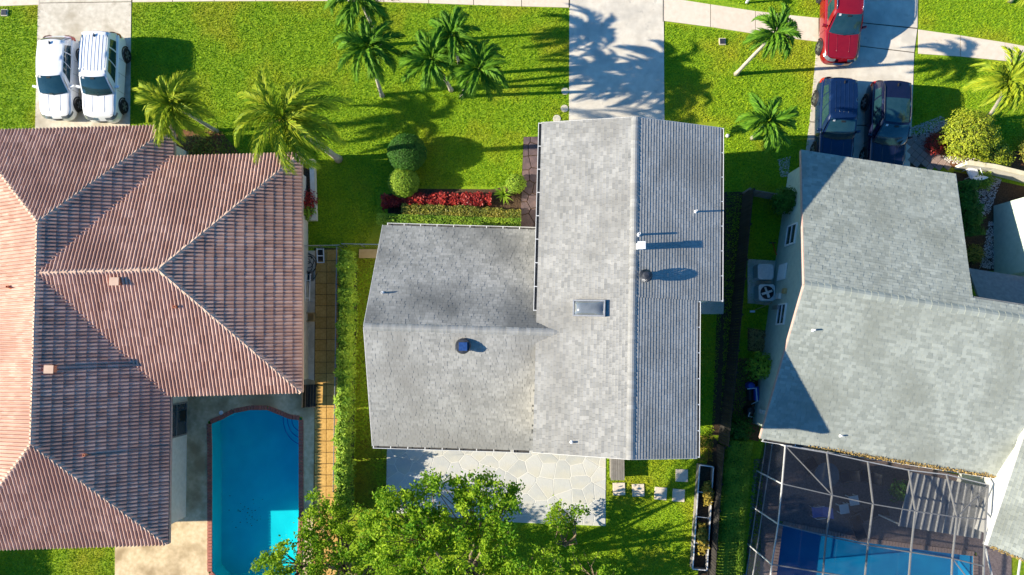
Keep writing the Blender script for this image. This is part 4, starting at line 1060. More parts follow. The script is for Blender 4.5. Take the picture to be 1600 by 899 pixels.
shrub('wall_shrub', 'small leafy plant below the pool pump beside the hedge', 'shrub', P(1150, 668), .55, .9, M['leaf_dark'], 1400, .12, rough=.5)
shrub('palm_base_plants', 'dark low plants round the foot of the bushy palm', 'plant', P(318, 228), .8, .5, M['leaf_mixed'], 1000, .12, rough=.5, core=False)
shrub('tall_grass_tuft', 'golden grass tuft in the upper bay of the long planter', 'grass', P(1102, 768), .20, .7, M['leaf_gold'], 700, .16, rough=.5, core=False, ry=.45)
shrub('tall_grass_tuft', 'golden grass tuft in the lower bay of the long planter', 'grass', P(1093, 838), .22, .7, M['leaf_gold'], 800, .16, rough=.5, core=False, ry=.6)
grass('golden_strip_grass', [PP([(1091, 680), (1113, 682), (1112, 720), (1090, 720)])], 500, M['leaf_gold'], .14, .02)

# ------------------------------------------------------------------ the big leafy trees at the bottom
def leafy_tree(label, base, mask, zr, nclump, per, spread, seed, low=0.):
    rr = random.Random(seed); B = P(*base); t = thing('leafy_tree', label, 'tree', B)
    lo = np.min(mask, 0); hi = np.max(mask, 0); C = []
    while len(C) < nclump:
        u, v = rr.uniform(lo[0], hi[0]), rr.uniform(lo[1], hi[1])
        if not inpoly([(u, v)], mask)[0]: continue
        z = zr[0] + (zr[1] - zr[0]) * max(0, min(1.3, (v - 740) / 165)) + rr.uniform(-spread, .3); C.append(P(u, v, max(.8, z)))
    tr_ = MB(); hs = .45 if nclump < 40 else 1.; hub = B + Z3 * (1.3 * hs)
    tr_.tube([B - Z3 * .05, B + Z3 * .5, hub], [.24 * hs, .18 * hs, .15 * hs], 9); trunk = tr_.build('trunk', M['bark'], t, smooth=True)
    lim = MB(); cent = []
    for k in range(9):
        q = C[rr.randrange(len(C))]; q = hub + (q - hub) * .62; cent.append(q)
        m_ = (hub + q) / 2 + Vector((rr.uniform(-.4, .4), rr.uniform(-.4, .4), .4)); lim.tube([hub - Z3 * .1, m_, q], [.10 * hs, .07 * hs, .045 * hs], 6)
    for c in C:
        q = min(cent, key=lambda a: (a - c).length + rr.uniform(0, .8)); m_ = (q * .45 + c * .55) + Vector((rr.uniform(-.25, .25), rr.uniform(-.25, .25), -.15))
        lim.tube([q, m_, c, c + (c - m_).normalized() * .35], [.035, .022, .012, .006], 4, cap=False)
    lim.build('limbs', M['bark'], t)
    L, T_ = [], []
    for c in C:
        n = int(per * rr.uniform(.5, 1.4)); ax = Vector((rr.gauss(0, .5), rr.gauss(0, .5) + .25, rr.uniform(.2, 1.0))).normalized(); r = rr.uniform(.24, .44)
        k = RNG.normal(size=(n, 3)) * r * .42; s = (RNG.random(n) * 1.1 - .3)[:, None]
        L.append(np.array(c[:]) + k * (1.1 - .55 * np.abs(s)) + np.array(ax[:]) * s * .62); T_.append(np.full(n, rr.uniform(.15, .75)))
    L = np.concatenate(L); L[:, 2] = np.maximum(L[:, 2], .4)
    leaves('crown', L, .135, M['leaf_tree'], t, up=.35, aspect=.62, tone=np.concatenate(T_))
    return t
leafy_tree('leafy tree overhanging the ochre path and the pool corner', (548, 878), [(392, 906), (415, 850), (468, 845), (472, 790), (495, 755), (535, 790), (575, 800), (640, 905), (640, 1010), (420, 1010)], (1.5, 4.2), 190, 105, .6, 3)
leafy_tree('broad leafy tree spreading over the flagstone patio', (738, 880), [(575, 815), (600, 775), (640, 768), (680, 742), (700, 752), (740, 736), (770, 745), (806, 742), (815, 775), (802, 830), (840, 850), (880, 900), (930, 1010), (600, 1010)], (7.4, 9.0), 320, 95, 1.0, 4)
leafy_tree('small sapling with sparse leaves at the patio edge', (882, 848), [(858, 800), (872, 775), (890, 790), (916, 797), (900, 815), (880, 850), (862, 850)], (1.2, 1.9), 16, 70, .4, 5)
leafy_tree('low dark leafy bush tree on the rear lawn right of the broad tree', (915, 905), [(850, 850), (930, 860), (985, 905), (980, 990), (850, 990)], (1.2, 2.2), 60, 80, .6, 6)
# ------------------------------------------------------------------ parked cars (front towards -Y)
def wheel_meshes(r, wd, rimc):
    Mx = Matrix.Rotation(math.pi / 2, 4, 'Y'); t = MB()
    t.lathe([(r * .66, -wd / 2), (r * .93, -wd / 2), (r, -wd * .34), (r, wd * .34), (r * .93, wd / 2), (r * .66, wd / 2), (r * .64, 0)], (0, 0, 0), 28, Mx)
    tm = t.mesh('tyre', M['rubber'], smooth=False); q = MB()
    q.lathe([(r * .66, wd * .40), (r * .60, wd * .46), (r * .57, wd * .30), (.0001, wd * .26)], (0, 0, 0), 28, Mx, mi=1)
    for k in range(5):
        for dd in (-.12, .12):
            a = k * 2 * math.pi / 5 + dd; d = Vector((0, math.cos(a), math.sin(a))); s = Vector((0, -math.sin(a), math.cos(a)))
            q.obox(Vector((wd * .42, 0, 0)) + d * r * .34, d * r * .28, s * .022, Vector((.016, 0, 0)))
    q.lathe([(r * .16, wd * .38), (r * .14, wd * .48), (.0001, wd * .49)], (0, 0, 0), 12, Mx)
    return tm, q.mesh('rim', [rimc, M['black']])
def interp(x, tab): return float(np.interp(x, [a for a, _ in tab], [b for _, b in tab]))
def car(label, loc, rz, L, W, H, paint, zb=1.0, zh=.98, yb=-.20, yt=.00, yr=.40, yrb=.46, roofw=.74, wheel=.36, wf=-.305, wr_=.285, rails=True, ribs=0, glassroof=False, group='parked cars', rim='metal', tail=.92):
    """yb, yt: windscreen base and top; yr, yrb: rear end of the roof, base of the rear screen (fractions of the length)"""
    t = thing('parked_car', label, 'car', (loc[0], loc[1], .03), rz, group)
    hw = W / 2
    wtab = [(-.5, .52), (-.492, .66), (-.48, .76), (-.46, .86), (-.43, .93), (-.38, .98), (-.2, 1), (.25, 1), (.38, .985), (.44, .94), (.47, .88), (.487, .80), (.496, .70), (.5, .60)]
    ztab = [(-.5, .60), (-.485, .70), (-.46, zh - .14), (-.40, zh - .07), (yb - .02, zh + .04), (yb + .05, zb), (yrb - .02, zb + .04), (.485, zb * tail), (.5, zb * .80)]
    lotab = [(-.5, .30), (-.47, .22), (.46, .24), (.5, .34)]
    def width(f): return hw * interp(f, wtab)
    def ztop(f): return interp(f, ztab)
    def section(f):
        wv, zt, lo = width(f), ztop(f), interp(f, lotab); mid = lo + (zt - lo) * .52
        return [(wv * .90, lo), (wv * .985, lo + .10), (wv, mid), (wv * .975, zt - .14), (wv * .93, zt - .05), (wv * .82, zt - .012), (wv * .5, zt + .012), (0, zt + .02)]
    st = [-.5, -.492, -.48, -.46, -.43, -.38, -.32, -.26, yb, yb + .05, -.05, .08, .2, .3, .38, .44, .47, .487, .496, .5]
    st = sorted(set(st)); b = MB(); rows = []
    for f in st:
        s = section(f); rows.append([(x, f * L, z) for x, z in s] + [(-x, f * L, z) for x, z in s[:-1][::-1]])
    n = len(rows[0]); vs = [p for r in rows for p in r]
    fs = [[j * n + i, j * n + i + 1, (j + 1) * n + i + 1, (j + 1) * n + i] for j in range(len(rows) - 1) for i in range(n - 1)]
    fs = [q[::-1] for q in fs]
    fs += [list(range(n)), [(len(rows) - 1) * n + i for i in range(n)][::-1]]
    fs += [[j * n, (j + 1) * n, (j + 1) * n + n - 1, j * n + n - 1][::-1] for j in range(len(rows) - 1)]
    b.add(vs, fs); body = b.build('body', paint, t, True, local=True)
    md = body.modifiers.new('smooth', 'SUBSURF'); md.levels = md.render_levels = 2
    bv = body.data; bm = bmesh.new(); bm.from_mesh(bv); bmesh.ops.recalc_face_normals(bm, faces=bm.faces); bm.to_mesh(bv); bm.free()
    # cabin: base ring at the belt, roof ring
    wbf, wbr, wrf = width(yb) * .90, width(yrb) * .90, hw * roofw
    zb0, zb1, zr = ztop(yb) - .03, ztop(yrb) - .03, H - .05
    def fb_(s): return Vector((wbf * s, yb * L - .16 * (1 - s * s) - .02, zb0 + .01))
    def ft(s): return Vector((wrf * .96 * s, yt * L - .07 * (1 - s * s), zr + .028 * (1 - s * s)))
    def rb(s): return Vector((wbr * .97 * s, yrb * L + .10 * (1 - s * s), zb1))
    def rt(s): return Vector((wrf * .94 * s, yr * L + .06 * (1 - s * s), zr - .02 + .025 * (1 - s * s)))
    def arc(a, c, s, v, bulge):
        p = a(s) * (1 - v) + c(s) * v; return p + Vector((0, 0, bulge * math.sin(math.pi * v)))
    def wind(u, v): return arc(fb_, ft, u * 2 - 1, v, .05)
    def rear(u, v): return arc(rt, rb, u * 2 - 1, v, .05)
    def roof(u, v):
        s = u * 2 - 1; p = ft(s) * (1 - v) + rt(s) * v; wv = wrf * (1 - .04 * (2 * v - 1) ** 2)
        return Vector((wv * s, p.y, zr + .03 * (1 - s ** 4) + .035 * math.sin(math.pi * v) - .012 * v))
    def side(sg):
        def fn(u, v):
            a0, a1 = fb_(sg), rb(sg); c0, c1 = roof((sg + 1) / 2, 0), roof((sg + 1) / 2, 1)
            base = a0 * (1 - u) + a1 * u; base.x = sg * (wbf * (1 - u) + wbr * u + .035 * math.sin(math.pi * u))
            top = roof((sg + 1) / 2, max(0, min(1, ((a0.y + (a1.y - a0.y) * u) - c0.y) / (c1.y - c0.y)))) if False else c0 * (1 - u) + c1 * u
            top = roof((sg + 1) / 2, u)
            p = base * (1 - v) + top * v; p.x += sg * .045 * math.sin(math.pi * v); return p
        return fn
    g = MB(); g.grid(wind, 8, 5); g.grid(roof, 8, 8); g.grid(rear, 8, 4)
    g.grid(side(1), 10, 4); g.grid(side(-1), 10, 4, flip=True)
    cab = g.build('cabin', paint, t, True, local=True)
    bm = bmesh.new(); bm.from_mesh(cab.data); bmesh.ops.remove_doubles(bm, verts=bm.verts, dist=.012); bmesh.ops.recalc_face_normals(bm, faces=bm.faces); bm.to_mesh(cab.data); bm.free()
    cab.data.polygons.foreach_set('use_smooth', np.ones(len(cab.data.polygons), bool))
    def patch(name, fn, u0, u1, v0, v1, lift, mat=M['car_glass'], par=t, nu=8, nv=5):
        q = MB()
        def f(u, v):
            uu, vv = u0 + (u1 - u0) * u, v0 + (v1 - v0) * v; p = fn(uu, vv); e = 1e-3
            nn = (fn(uu + e, vv) - p).cross(fn(uu, vv + e) - p).normalized()
            c = Vector((0, 0, .6 * H)); c.y = p.y
            if nn.dot(p - c) < 0: nn = -nn
            return p + nn * lift
        q.grid(f, nu, nv); return q.build(name, mat, par, True, local=True)
    patch('windscreen', wind, .045, .955, .05, .97, .012)
    patch('rear_screen', rear, .08, .92, .08, .80, .012)
    for sg in (1, -1):
        patch('side_window', side(sg), .14, .40, .12, .86, .010, nu=4, nv=3); patch('side_window', side(sg), .425, .66, .12, .86, .010, nu=4, nv=3)
        patch('side_window', side(sg), .69, .86, .15, .82, .010, nu=4, nv=3)
    if glassroof: patch('roof_glass', roof, .07, .93, .04, .60, .008)
    for k in range(ribs):
        u = .18 + .64 * k / (ribs - 1); q = MB(); pts = [roof(u, v) + Vector((0, 0, .004)) for v in np.linspace(.12, .92, 9)]; q.tube(pts, .011, 5); q.build('roof_rib', paint, cab, True, local=True)
    if rails:
        for sg in (1, -1):
            u = (1 + sg * .95) / 2; q = MB(); pts = [roof(u, v) + Vector((0, 0, .05 if 0 < i < 8 else .005)) for i, v in enumerate(np.linspace(.06, .94, 9))]
            q.tube(pts, .020, 6); q.build('roof_rail', M['chrome'] if paint not in (M['black_paint'],) else M['dark_metal'], t, True, local=True)
    q = MB(); p = roof(.5, .90); q.obox(p + Vector((0, .0, .035)), (.018, 0, 0), (0, .07, .0), (0, .02, .035)); q.build('roof_antenna', M['black'], t, local=True)
    # bonnet seams, wipers
    q = MB()
    for sg in (1, -1):
        q.tube([Vector((sg * width(f) * .80, f * L, ztop(f) - .002)) for f in np.linspace(-.44, yb - .01, 7)], .007, 4)
    q.tube([Vector((x * hw * .78, (-.452 - .0 + .012 * x * x) * L, ztop(-.452) - .005)) for x in np.linspace(-1, 1, 9)], .008, 4)
    q.build('bonnet_seam', M['black'], body, local=True)
    q = MB()
    for sg in (1, -1): q.tube([Vector((sg * width(f) * .34, f * L, ztop(f) + .012)) for f in np.linspace(-.42, yb - .03, 7)], .012, 5)
    q.build('bonnet_crease', paint, body, True, local=True)
    q = MB()
    for s0, s1 in ((-.75, -.05), (-.05, .62)): q.tube([wind((s0 + 1) / 2, .02) + Vector((0, 0, .03)), wind((s1 + 1) / 2, .09) + Vector((0, 0, .03))], .010, 4)
    q.build('wiper', M['black'], t, local=True)
    q = MB()
    for u, v in ((.50, .90),): p_ = wind(u, v) + Vector((0, -.02, .02)); q.obox(p_, (.10, 0, 0), (0, .03, .02), (0, .004, .012))
    q.build('mirror_mount', M['black'], t, local=True)
    q = MB(); p_ = wind(.16, .90) + Vector((0, -.012, .022)); q.obox(p_, (.055, 0, 0), (0, .04, .03), (0, .002, .003)); q.build('windscreen_sticker', M['plate'], t, local=True)
    # lamps, grille, bumpers
    for sg in (1, -1):
        q = MB()
        def lamp(fs_, d0, d1, z0, z1):
            pl_ = [(width(fs_[0]) * .55, fs_[0])] + [(width(f), f) for f in fs_]
            def fn(u, v):
                k = u * (len(pl_) - 1); i = min(len(pl_) - 2, int(k)); w_ = k - i
                x, f = (pl_[i][n_] * (1 - w_) + pl_[i + 1][n_] * w_ for n_ in (0, 1)); sgn = -1 if f < 0 else 1
                return Vector((sg * (x * (1 - .09 * v) + .012), f * L + sgn * (d0 + d1 * v), z0 + (z1 - z0) * v))
            return fn
        q.grid(lamp((-.496, -.485, -.465, -.44, -.415), .012, -.10, zh - .27, zh - .15), 8, 3); q.build('headlight', M['headlamp'], t, True, local=True)
        q = MB(); q.grid(lamp((.496, .487, .47, .45, .43), .014, -.05, zb - .24, zb - .02), 8, 3); q.build('taillight', M['taillamp'], t, True, local=True)
        q = MB(); p = side(sg)(.10, .0); q.obox(p + Vector((sg * .16, .02, .06)), (.105, .02 * sg, 0), (0, .06, 0), (0, 0, .075)); q.obox(p + Vector((sg * .03, .03, .02)), (.06, 0, 0), (0, .03, 0), (0, 0, .02))
        mo = q.build('wing_mirror', paint, t, local=True); md = mo.modifiers.new('round', 'BEVEL'); md.width = .04; md.segments = 3
        q = MB()
        for f in (-.06, .13): q.obox((sg * (width(f) + .006), f * L + .25, zb - .16), (.012, 0, 0), (0, .09, 0), (0, 0, .014))
        q.build('door_handle', paint, t, local=True)
        q = MB()
        for f in (-.17, .03, .19): q.tube([Vector((sg * (width(f) * x_ + .002), f * L, .30 + (zb - .40) * y_)) for x_, y_ in ((.985, 0), (1, .5), (.975, 1))], .006, 4)
        q.build('door_seam', M['black'], body, local=True)
    q = MB()
    q.grid(lambda u, v: Vector(((u * 2 - 1) * hw * .56, -.4985 * L + .10 * abs(u * 2 - 1) ** 2.5 - .012, .42 + .24 * v)), 8, 2, flip=True)
    gr = q.build('grille', M['black'], t, local=True); q = MB()
    for z in (.46, .53, .60): q.tube([Vector(((u * 2 - 1) * hw * .54, -.4985 * L + .10 * abs(u * 2 - 1) ** 2.5 - .02, z)) for u in np.linspace(0, 1, 7)], .010, 4)
    q.build('grille_bar', M['chrome'], gr, local=True)
    q = MB(); q.obox((0, .503 * L, .62), (.16, 0, 0), (0, .012, 0), (0, 0, .08)); q.build('number_plate', M['plate'], t, local=True)
    q = MB(); q.grid(lambda u, v: Vector(((u * 2 - 1) * hw * .84, .495 * L + .035 - .12 * abs(u * 2 - 1) ** 3, .36 + .16 * v)), 8, 2); q.build('rear_bumper', M['black'], t, True, local=True)
    tm, rm = wheel_meshes(wheel, .24, M[rim])
    for sg in (1, -1):
        for f in (wf, wr_):
            Mx = Matrix.Translation((sg * (hw - .085), f * L, wheel - .03)) @ (Matrix.Identity(4) if sg > 0 else Matrix.Rotation(math.pi, 4, 'Z'))
            o = link('wheel', tm, t); o.matrix_local = Mx; r = link('rim', rm, o)
            q = MB(); c = Vector((sg * (hw * .985), f * L, wheel)); pts = [c + Vector((0, math.cos(a) * (wheel + .055), math.sin(a) * (wheel + .055))) for a in np.linspace(-.15, math.pi + .15, 15)]
            q.tube(pts, .04, 6); q.build('wheel_arch', M['black'], t, True, local=True)
    return t
def cp(u, v, z): p = P(u, v, z); return (p.x, p.y)
car('white crossover with a smooth roof, leftmost of the two white cars', cp(91, 121, .75), R(.5), 4.45, 1.80, 1.52, M['pearl'], zb=.98, zh=.94, yb=-.205, yt=-.03, yr=.37, yrb=.45, rails=False, wheel=.34)
car('white sport utility car with a ribbed roof and roof rails, at the lawn side', cp(161, 120, .8), R(-.5), 4.72, 1.90, 1.72, M['silver_white'], zb=1.08, zh=1.05, yb=-.215, yt=-.06, yr=.42, yrb=.47, ribs=6, wheel=.37, tail=.95)
car('red sport utility car parked across the pavement at the top edge', cp(1314, 28, .8), R(-3), 4.85, 1.95, 1.78, M['red_paint'], zb=1.08, zh=1.06, yb=-.20, yt=-.04, yr=.42, yrb=.47, wheel=.38, tail=.95)
car('dark navy sport utility car, left of the two cars by the garage', cp(1305, 191, .75), R(-3.5), 4.70, 1.88, 1.68, M['navy_paint'], zb=1.04, zh=1.0, yb=-.19, yt=-.02, yr=.41, yrb=.465, ribs=5, rails=False, wheel=.36, tail=.95)
car('blue black sport utility car with a glass roof, next to the lawn bed', cp(1385, 199, .8), R(-4), 4.85, 1.94, 1.80, M['black_paint'], zb=1.08, zh=1.05, yb=-.19, yt=-.02, yr=.42, yrb=.47, glassroof=True, wheel=.38, tail=.96)

# ------------------------------------------------------------------ green house west wall, courtyard, side wings
sn = Vector((-sey.y, sey.x, 0)) if False else -sex
def on_west(y, z):
    return sw(xw(y), y, z)
def wwin(u, v, wd, ht, z, name='window'):
    y = sl_(P(u, v, z))[1]; e = (on_west(y + .5, z) - on_west(y - .5, z)).normalized(); nn = Vector((-e.y, e.x, 0))
    return on_west(y, z), e, nn
for u, v, z, wd, ht in ((1237, 367, 1.7, 1.0, 1.1), (1220, 491, 1.9, 1.0, .9)):
    c, e, nn = wwin(u, v, wd, ht, z); facade_window(c, e, nn, wd, ht, sage)
c, e, nn = wwin(1221, 425, .9, 1., 1.25); s = MB(); s.obox(c + nn * .03, e * .42, nn * .025, Z3 * .50); sc_ = s.build('shutter', M['white'], sage)
s = MB()
for j in range(7): s.obox(c + nn * .062 + Z3 * (-.40 + j * .133), e * .37, nn * .008, Z3 * .05)
s.build('shutter_slat', M['white'], sc_)
for u, v, z, w_, h_, m in ((1239, 457, 2.0, .24, .30, 'wood_tan'), (1211, 462, 1.3, .3, .5, 'ac'), (1208, 480, 1.2, .2, .7, 'metal')):
    c, e, nn = wwin(u, v, w_, h_, z); s = MB(); s.obox(c + nn * .07, e * w_ / 2, nn * .07, Z3 * h_ / 2); s.build('meter_box', M[m], sage)
c, e, nn = wwin(1200, 645, .2, .5, 1.3); s = MB()
for j in range(3): s.obox(c + nn * .05 + Z3 * (-.3 + .22 * j), e * .09, nn * .05, Z3 * .07)
s.build('switch_box', M['ac'], sage)
# rear gutter with dry leaves
gutter(sroof, sw(B0[0] + .1, B0[1], ZS), sw(12.5, B0[1], ZS), -sey, 1.4, .12, 'alum')
n = 900; X = RNG.random(n) * 9.6 + 2.2; Y = B0[1] - .03 + RNG.normal(size=n) * .045; Lp = np.array([sw(x, y, ZS + .06 + random.random() * .03)[:] for x, y in zip(X, Y)])
o = leaves('dry_leaves', Lp, .08, M['frond_dead'], sroof, up=1.); tag(o, kind='stuff')
# east wing: white fascia and its own shingle slope in the lower right corner
ZW = 3.5; wa, wb_ = P(1622, 618, ZW), P(1543, 853, ZW); we = (wa - wb_).normalized(); wn = Vector((we.y, -we.x, 0)); WL = (wa - wb_).length; s3 = .36; k3 = math.hypot(1, s3)
mb = MB(); deck_plane(mb, wa, -we, (wn + Z3 * s3) / k3, [(0, 0), (WL, 0), (WL, 4.6), (0, 4.6)]); wr2_ = mb.build('east_roof', M['underlay'], sage)
sh4 = Shingles(['shingle_green']); sh4.slope(wa, -we, (wn + Z3 * s3) / k3, lambda v: (0, WL), 4.5, 0.145, (.15, .30), .017, 0, lambda p: p.x > 27.5); sh4.finish(wr2_, 0)
s = MB(); s.beam(wa - wn * .03 - Z3 * .13, wb_ - wn * .03 - Z3 * .13, .05, .26); s.build('fascia', M['white'], wr2_)
b = MB(); q = [wb_ + we * .5 + wn * .06, wa + wn * .06, wa + wn * 6, wb_ + we * .5 + wn * 6]; b.prism([(p.x, p.y) for p in q], 0, ZW - .2); b.build('east_wall', M['white'], sage)
n = 260; Lp = np.array([(wb_ + wn * random.uniform(0, 2.6) - we * random.uniform(-.06, .06) + Z3 * .05)[:] for _ in range(n)]); Lp[:, 2] += ((Lp[:, :2] - np.array(wb_[:2])) @ np.array(wn[:2])) * s3
tag(leaves('dry_leaves', Lp, .08, M['frond_dead'], wr2_, up=1.), kind='stuff')
# dark low porch roof between the front slope and the garden block
PR = [P(1511, 421, 2.3), P(1556, 428, 2.3), P(1640, 441, 2.3), P(1640, 490, 3.3), P(1516, 466, 3.3)]
pu = (PR[1] - PR[0]).normalized(); pvv = (PR[4] - PR[0]); pvv = (pvv - pu * pvv.dot(pu)); pl = pvv.length; pvv.normalize()
mb = MB(); deck_plane(mb, PR[0], pu, pvv, [(0, 0), (4., 0), (4., pl), (0, pl)], .1); po = mb.build('porch_roof', M['underlay'], sage)
M['shingle_char'] = mk('charcoal_shingle', (.05, .05, .055), (.10, .10, .11), .95, 2, tone='attr', tw=.7)
sh5 = Shingles(['shingle_char']); sh5.slope(PR[0], pu, pvv, lambda v: (0, 4.), pl, 0.145, (.15, .30), .017, 0); sh5.finish(po, 0)
# flat topped garden block at the right edge
GB = [P(1552, 322, 0), P(1553, 432, 0), P(1660, 445, 0), P(1660, 300, 0)]
gb = thing('garden_block', 'flat topped pale green block with a white roof at the right edge', 'outbuilding', GB[0])
b = MB(); b.prism([(p.x, p.y) for p in GB], 0, 2.6); b.build('wall', M['sage'], gb)
b = MB(); b.prism(offset_poly([(p.x, p.y) for p in GB], .06), 2.602, 2.75, bev=.02); b.build('flat_roof', M['white'], gb)
# cream garden wall with a coping
gw_ = thing('garden_wall', 'low cream rendered wall with a rounded end above the courtyard bed', 'wall', P(1545, 265))
pts = [P(1492, 262), P(1535, 268), P(1580, 279), P(1660, 300)]; b = MB(); c2 = MB()
for a, q in zip(pts[:-1], pts[1:]):
    b.beam(a + Z3 * .45, q + Z3 * .45, .17, .96); c2.beam(a + Z3 * .965, q + Z3 * .965, .24, .065)
b.build('wall', M['cream'], gw_); c2.build('coping', M['sand_wall'], gw_)
s = MB(); s.prism([PX(1588, 312), PX(1620, 318), PX(1620, 335), PX(1588, 328)], 0, .7, bev=.03); tag(s.build('planter_box', M['terracotta'], loc=P(1600, 322)), 'terracotta box standing by the flat topped block', 'planter')

# ------------------------------------------------------------------ screened cage
cage = thing('screen_cage', 'white framed insect screen cage over the shaded pool', 'pool cage', P(1380, 820))
ZC, ZT2 = 3.3, 2.75
cols = [[(1227, 697), (1222, 756), (1216, 819), (1206, 882), (1200, 935)], [(1292, 708), (1300, 774), (1291, 838), (1286, 895), (1281, 950)], [(1356, 722), (1364, 788), (1356, 852), (1351, 905), (1346, 960)],
        [(1420, 735), (1430, 799), (1423, 863), (1419, 915), (1414, 970)], [(1479, 742), (1495, 808), (1488, 873), (1486, 925), (1482, 980)], [(1544, 758), (1540, 812), (1537, 885), (1536, 935), (1534, 990)]]
G3 = [[P(u, v, ZT2 if j == 0 else ZC) for j, (u, v) in enumerate(c)] for c in cols]
def bm_(a, b_, w_=.045, h_=.10): s = MB(); s.beam(a, b_, w_, h_); return s.build('beam', M['cage_frame'], cage)
for i, c in enumerate(G3):
    for j in range(4): bm_(c[j], c[j + 1])
    for j in range(1, 5):
        if i < 5: bm_(c[j] - Z3 * .003, G3[i + 1][j] - Z3 * .003, .045, .09)
    if i < 5: bm_(c[0] - Z3 * .004, G3[i + 1][0] - Z3 * .004, .05, .09)
bm_(G3[0][0] + Z3 * .003, G3[1][1] + Z3 * .003, .04, .06); bm_(G3[5][0] + Z3 * .003, G3[4][1] + Z3 * .003, .04, .06); bm_(G3[4][2] + Z3 * .003, G3[5][3] + Z3 * .003, .04, .06)
for j in range(5):
    p = G3[0][j]; s = MB(); s.beam((p.x, p.y, .03), p - Z3 * .06, .06, .06, up=(0, 1, 0)); s.build('post', M['alum'], cage)
for z in (.35, 1.2): bm_(Vector((G3[0][0].x, G3[0][0].y, z)), Vector((G3[0][4].x, G3[0][4].y, z)), .04, .05)
for i in range(5):
    for j in range(4):
        s = MB(); q = [G3[i][j], G3[i + 1][j], G3[i + 1][j + 1], G3[i][j + 1]]; s.face([p + Z3 * .062 for p in q]); s.build('screen_panel', M['screen'], cage)
for j in range(4):
    a, c = G3[0][j], G3[0][j + 1]; s = MB(); s.face([a - Z3 * .07, c - Z3 * .07, Vector((c.x, c.y, .06)), Vector((a.x, a.y, .06))]); s.build('screen_panel', M['screen'], cage)
# cage end under the east wing roof
for a, c in (((1540, 857), (1551, 905)), ((1596, 862), (1590, 905))): bm_(P(*a, 3.0), P(*c, 3.1))
# ribbed metal patio roof beneath the screen
MR = [P(1424, 738, 2.3), P(1542, 762, 2.3), P(1530, 842, 2.2), P(1404, 822, 2.2)]
pr = thing('patio_cover', 'ribbed grey metal patio cover inside the screened cage', 'patio cover', Vector(((MR[0] + MR[2]) / 2)[:2] + (0,)))
b = MB(); b.add(MR + [p - Z3 * .04 for p in MR], [[3, 2, 1, 0], [4, 5, 6, 7], [0, 1, 5, 4], [1, 2, 6, 5], [2, 3, 7, 6], [3, 0, 4, 7]]); b.build('metal_sheet', M['metal'], pr)
for k in range(12):
    f = k / 11; a, c = MR[0] * (1 - f) + MR[1] * f, MR[3] * (1 - f) + MR[2] * f; s = MB(); s.beam(a + Z3 * .03, c + Z3 * .03, .05, .06); s.build('rib', M['cage_frame'], pr)
for p in (MR[2], MR[3]): s = MB(); s.beam((p.x, p.y + .1, .03), (p.x, p.y + .1, 2.15), .07, .07, up=(0, 1, 0)); s.build('post', M['alum'], pr)

# ------------------------------------------------------------------ outdoor furniture
def chair(label, p, rz, fab, frame_='dark_metal', group=None, lounge=False):
    t = thing('lounge_chair' if lounge else 'garden_chair', label, 'chair', (p[0], p[1], .03), rz, group); Ls = 1.15 if lounge else .50
    s = MB(); s.obox((0, -.25 + Ls / 2 - .0 if lounge else 0, .40), (.26, 0, 0), (0, Ls / 2, 0), (0, 0, .03)); s.build('seat', M[fab], t, local=True)
    y0 = -.25 if lounge else -.25; s = MB(); s.obox((0, y0 - .16, .66), (.26, 0, 0), (0, .14, -.26), (0, .022, .012)); s.build('backrest', M[fab], t, local=True)
    for sx in (-1, 1):
        for yy in (y0 + .03, y0 + Ls - .04): s = MB(); s.tube([(sx * .24, yy, -.0), (sx * .24, yy, .39)], .018, 6); s.build('leg', M[frame_], t, local=True)
        s = MB(); s.tube([(sx * .29, y0 - .06, .60), (sx * .29, y0 + .38, .62), (sx * .27, y0 + .42, .40)], .02, 6); s.build('armrest', M[frame_], t, local=True)
    return t
def round_table(label, p, r, top, h=.7):
    t = thing('round_table', label, 'table', (p[0], p[1], .03)); s = MB(); s.lathe([(r, h - .03), (r, h)], (0, 0, 0), 22); s.build('table_top', M[top], t, local=True)
    s = MB(); s.lathe([(.22, 0), (.20, .03), (.03, .05), (.03, h - .03)], (0, 0, 0), 10); s.build('pedestal', M['dark_metal'], t, local=True); return t
round_table('round glass topped table nearest the green house eave in the cage', P(1282, 738), .62, 'dome')
chair('dark chair right of the round glass topped table', P(1314, 742), R(100), 'fabric_dark'); chair('second dark chair under the eave, in the middle bay of the cage', P(1346, 742), R(80), 'fabric_dark')
chair('dark chair tucked left of the round glass topped table', P(1262, 722), R(-60), 'fabric_dark')
chair('blue sling chair standing alone on the brown deck', P(1271, 797), R(95), 'fabric_blue', 'alum')
chair('dark reclined lounge chair at the pool edge in the cage', P(1330, 812), R(200), 'fabric_dark', lounge=True); chair('dark lounge chair turned away, right of the reclined one', P(1356, 797), R(110), 'fabric_dark', lounge=True)
def side_table(label, p):
    t = thing('side_table', label, 'table', (p[0], p[1], .03), R(8)); s = MB(); s.box((0, 0, .45), (.46, .46, .04)); s.build('table_top', M['plastic_white'], t, local=True)
    for a in (-1, 1):
        for c in (-1, 1): s = MB(); s.box((a * .19, c * .19, .215), (.045, .045, .43)); s.build('leg', M['plastic_white'], t, local=True)
side_table('small pale table, upper of the two small tables in the cage', P(1327, 779)); side_table('small pale table, lower of the two small tables in the cage', P(1312, 792))
shrub('potted_plant', 'dark leafy potted plant on the deck beside the ribbed patio cover', 'plant', P(1400, 764), .42, .8, M['leaf_dark'], 700, .16, rough=.5)
chair('white plastic chair by the cream garden wall', P(1511, 272), R(20), 'plastic_white', 'plastic_white')
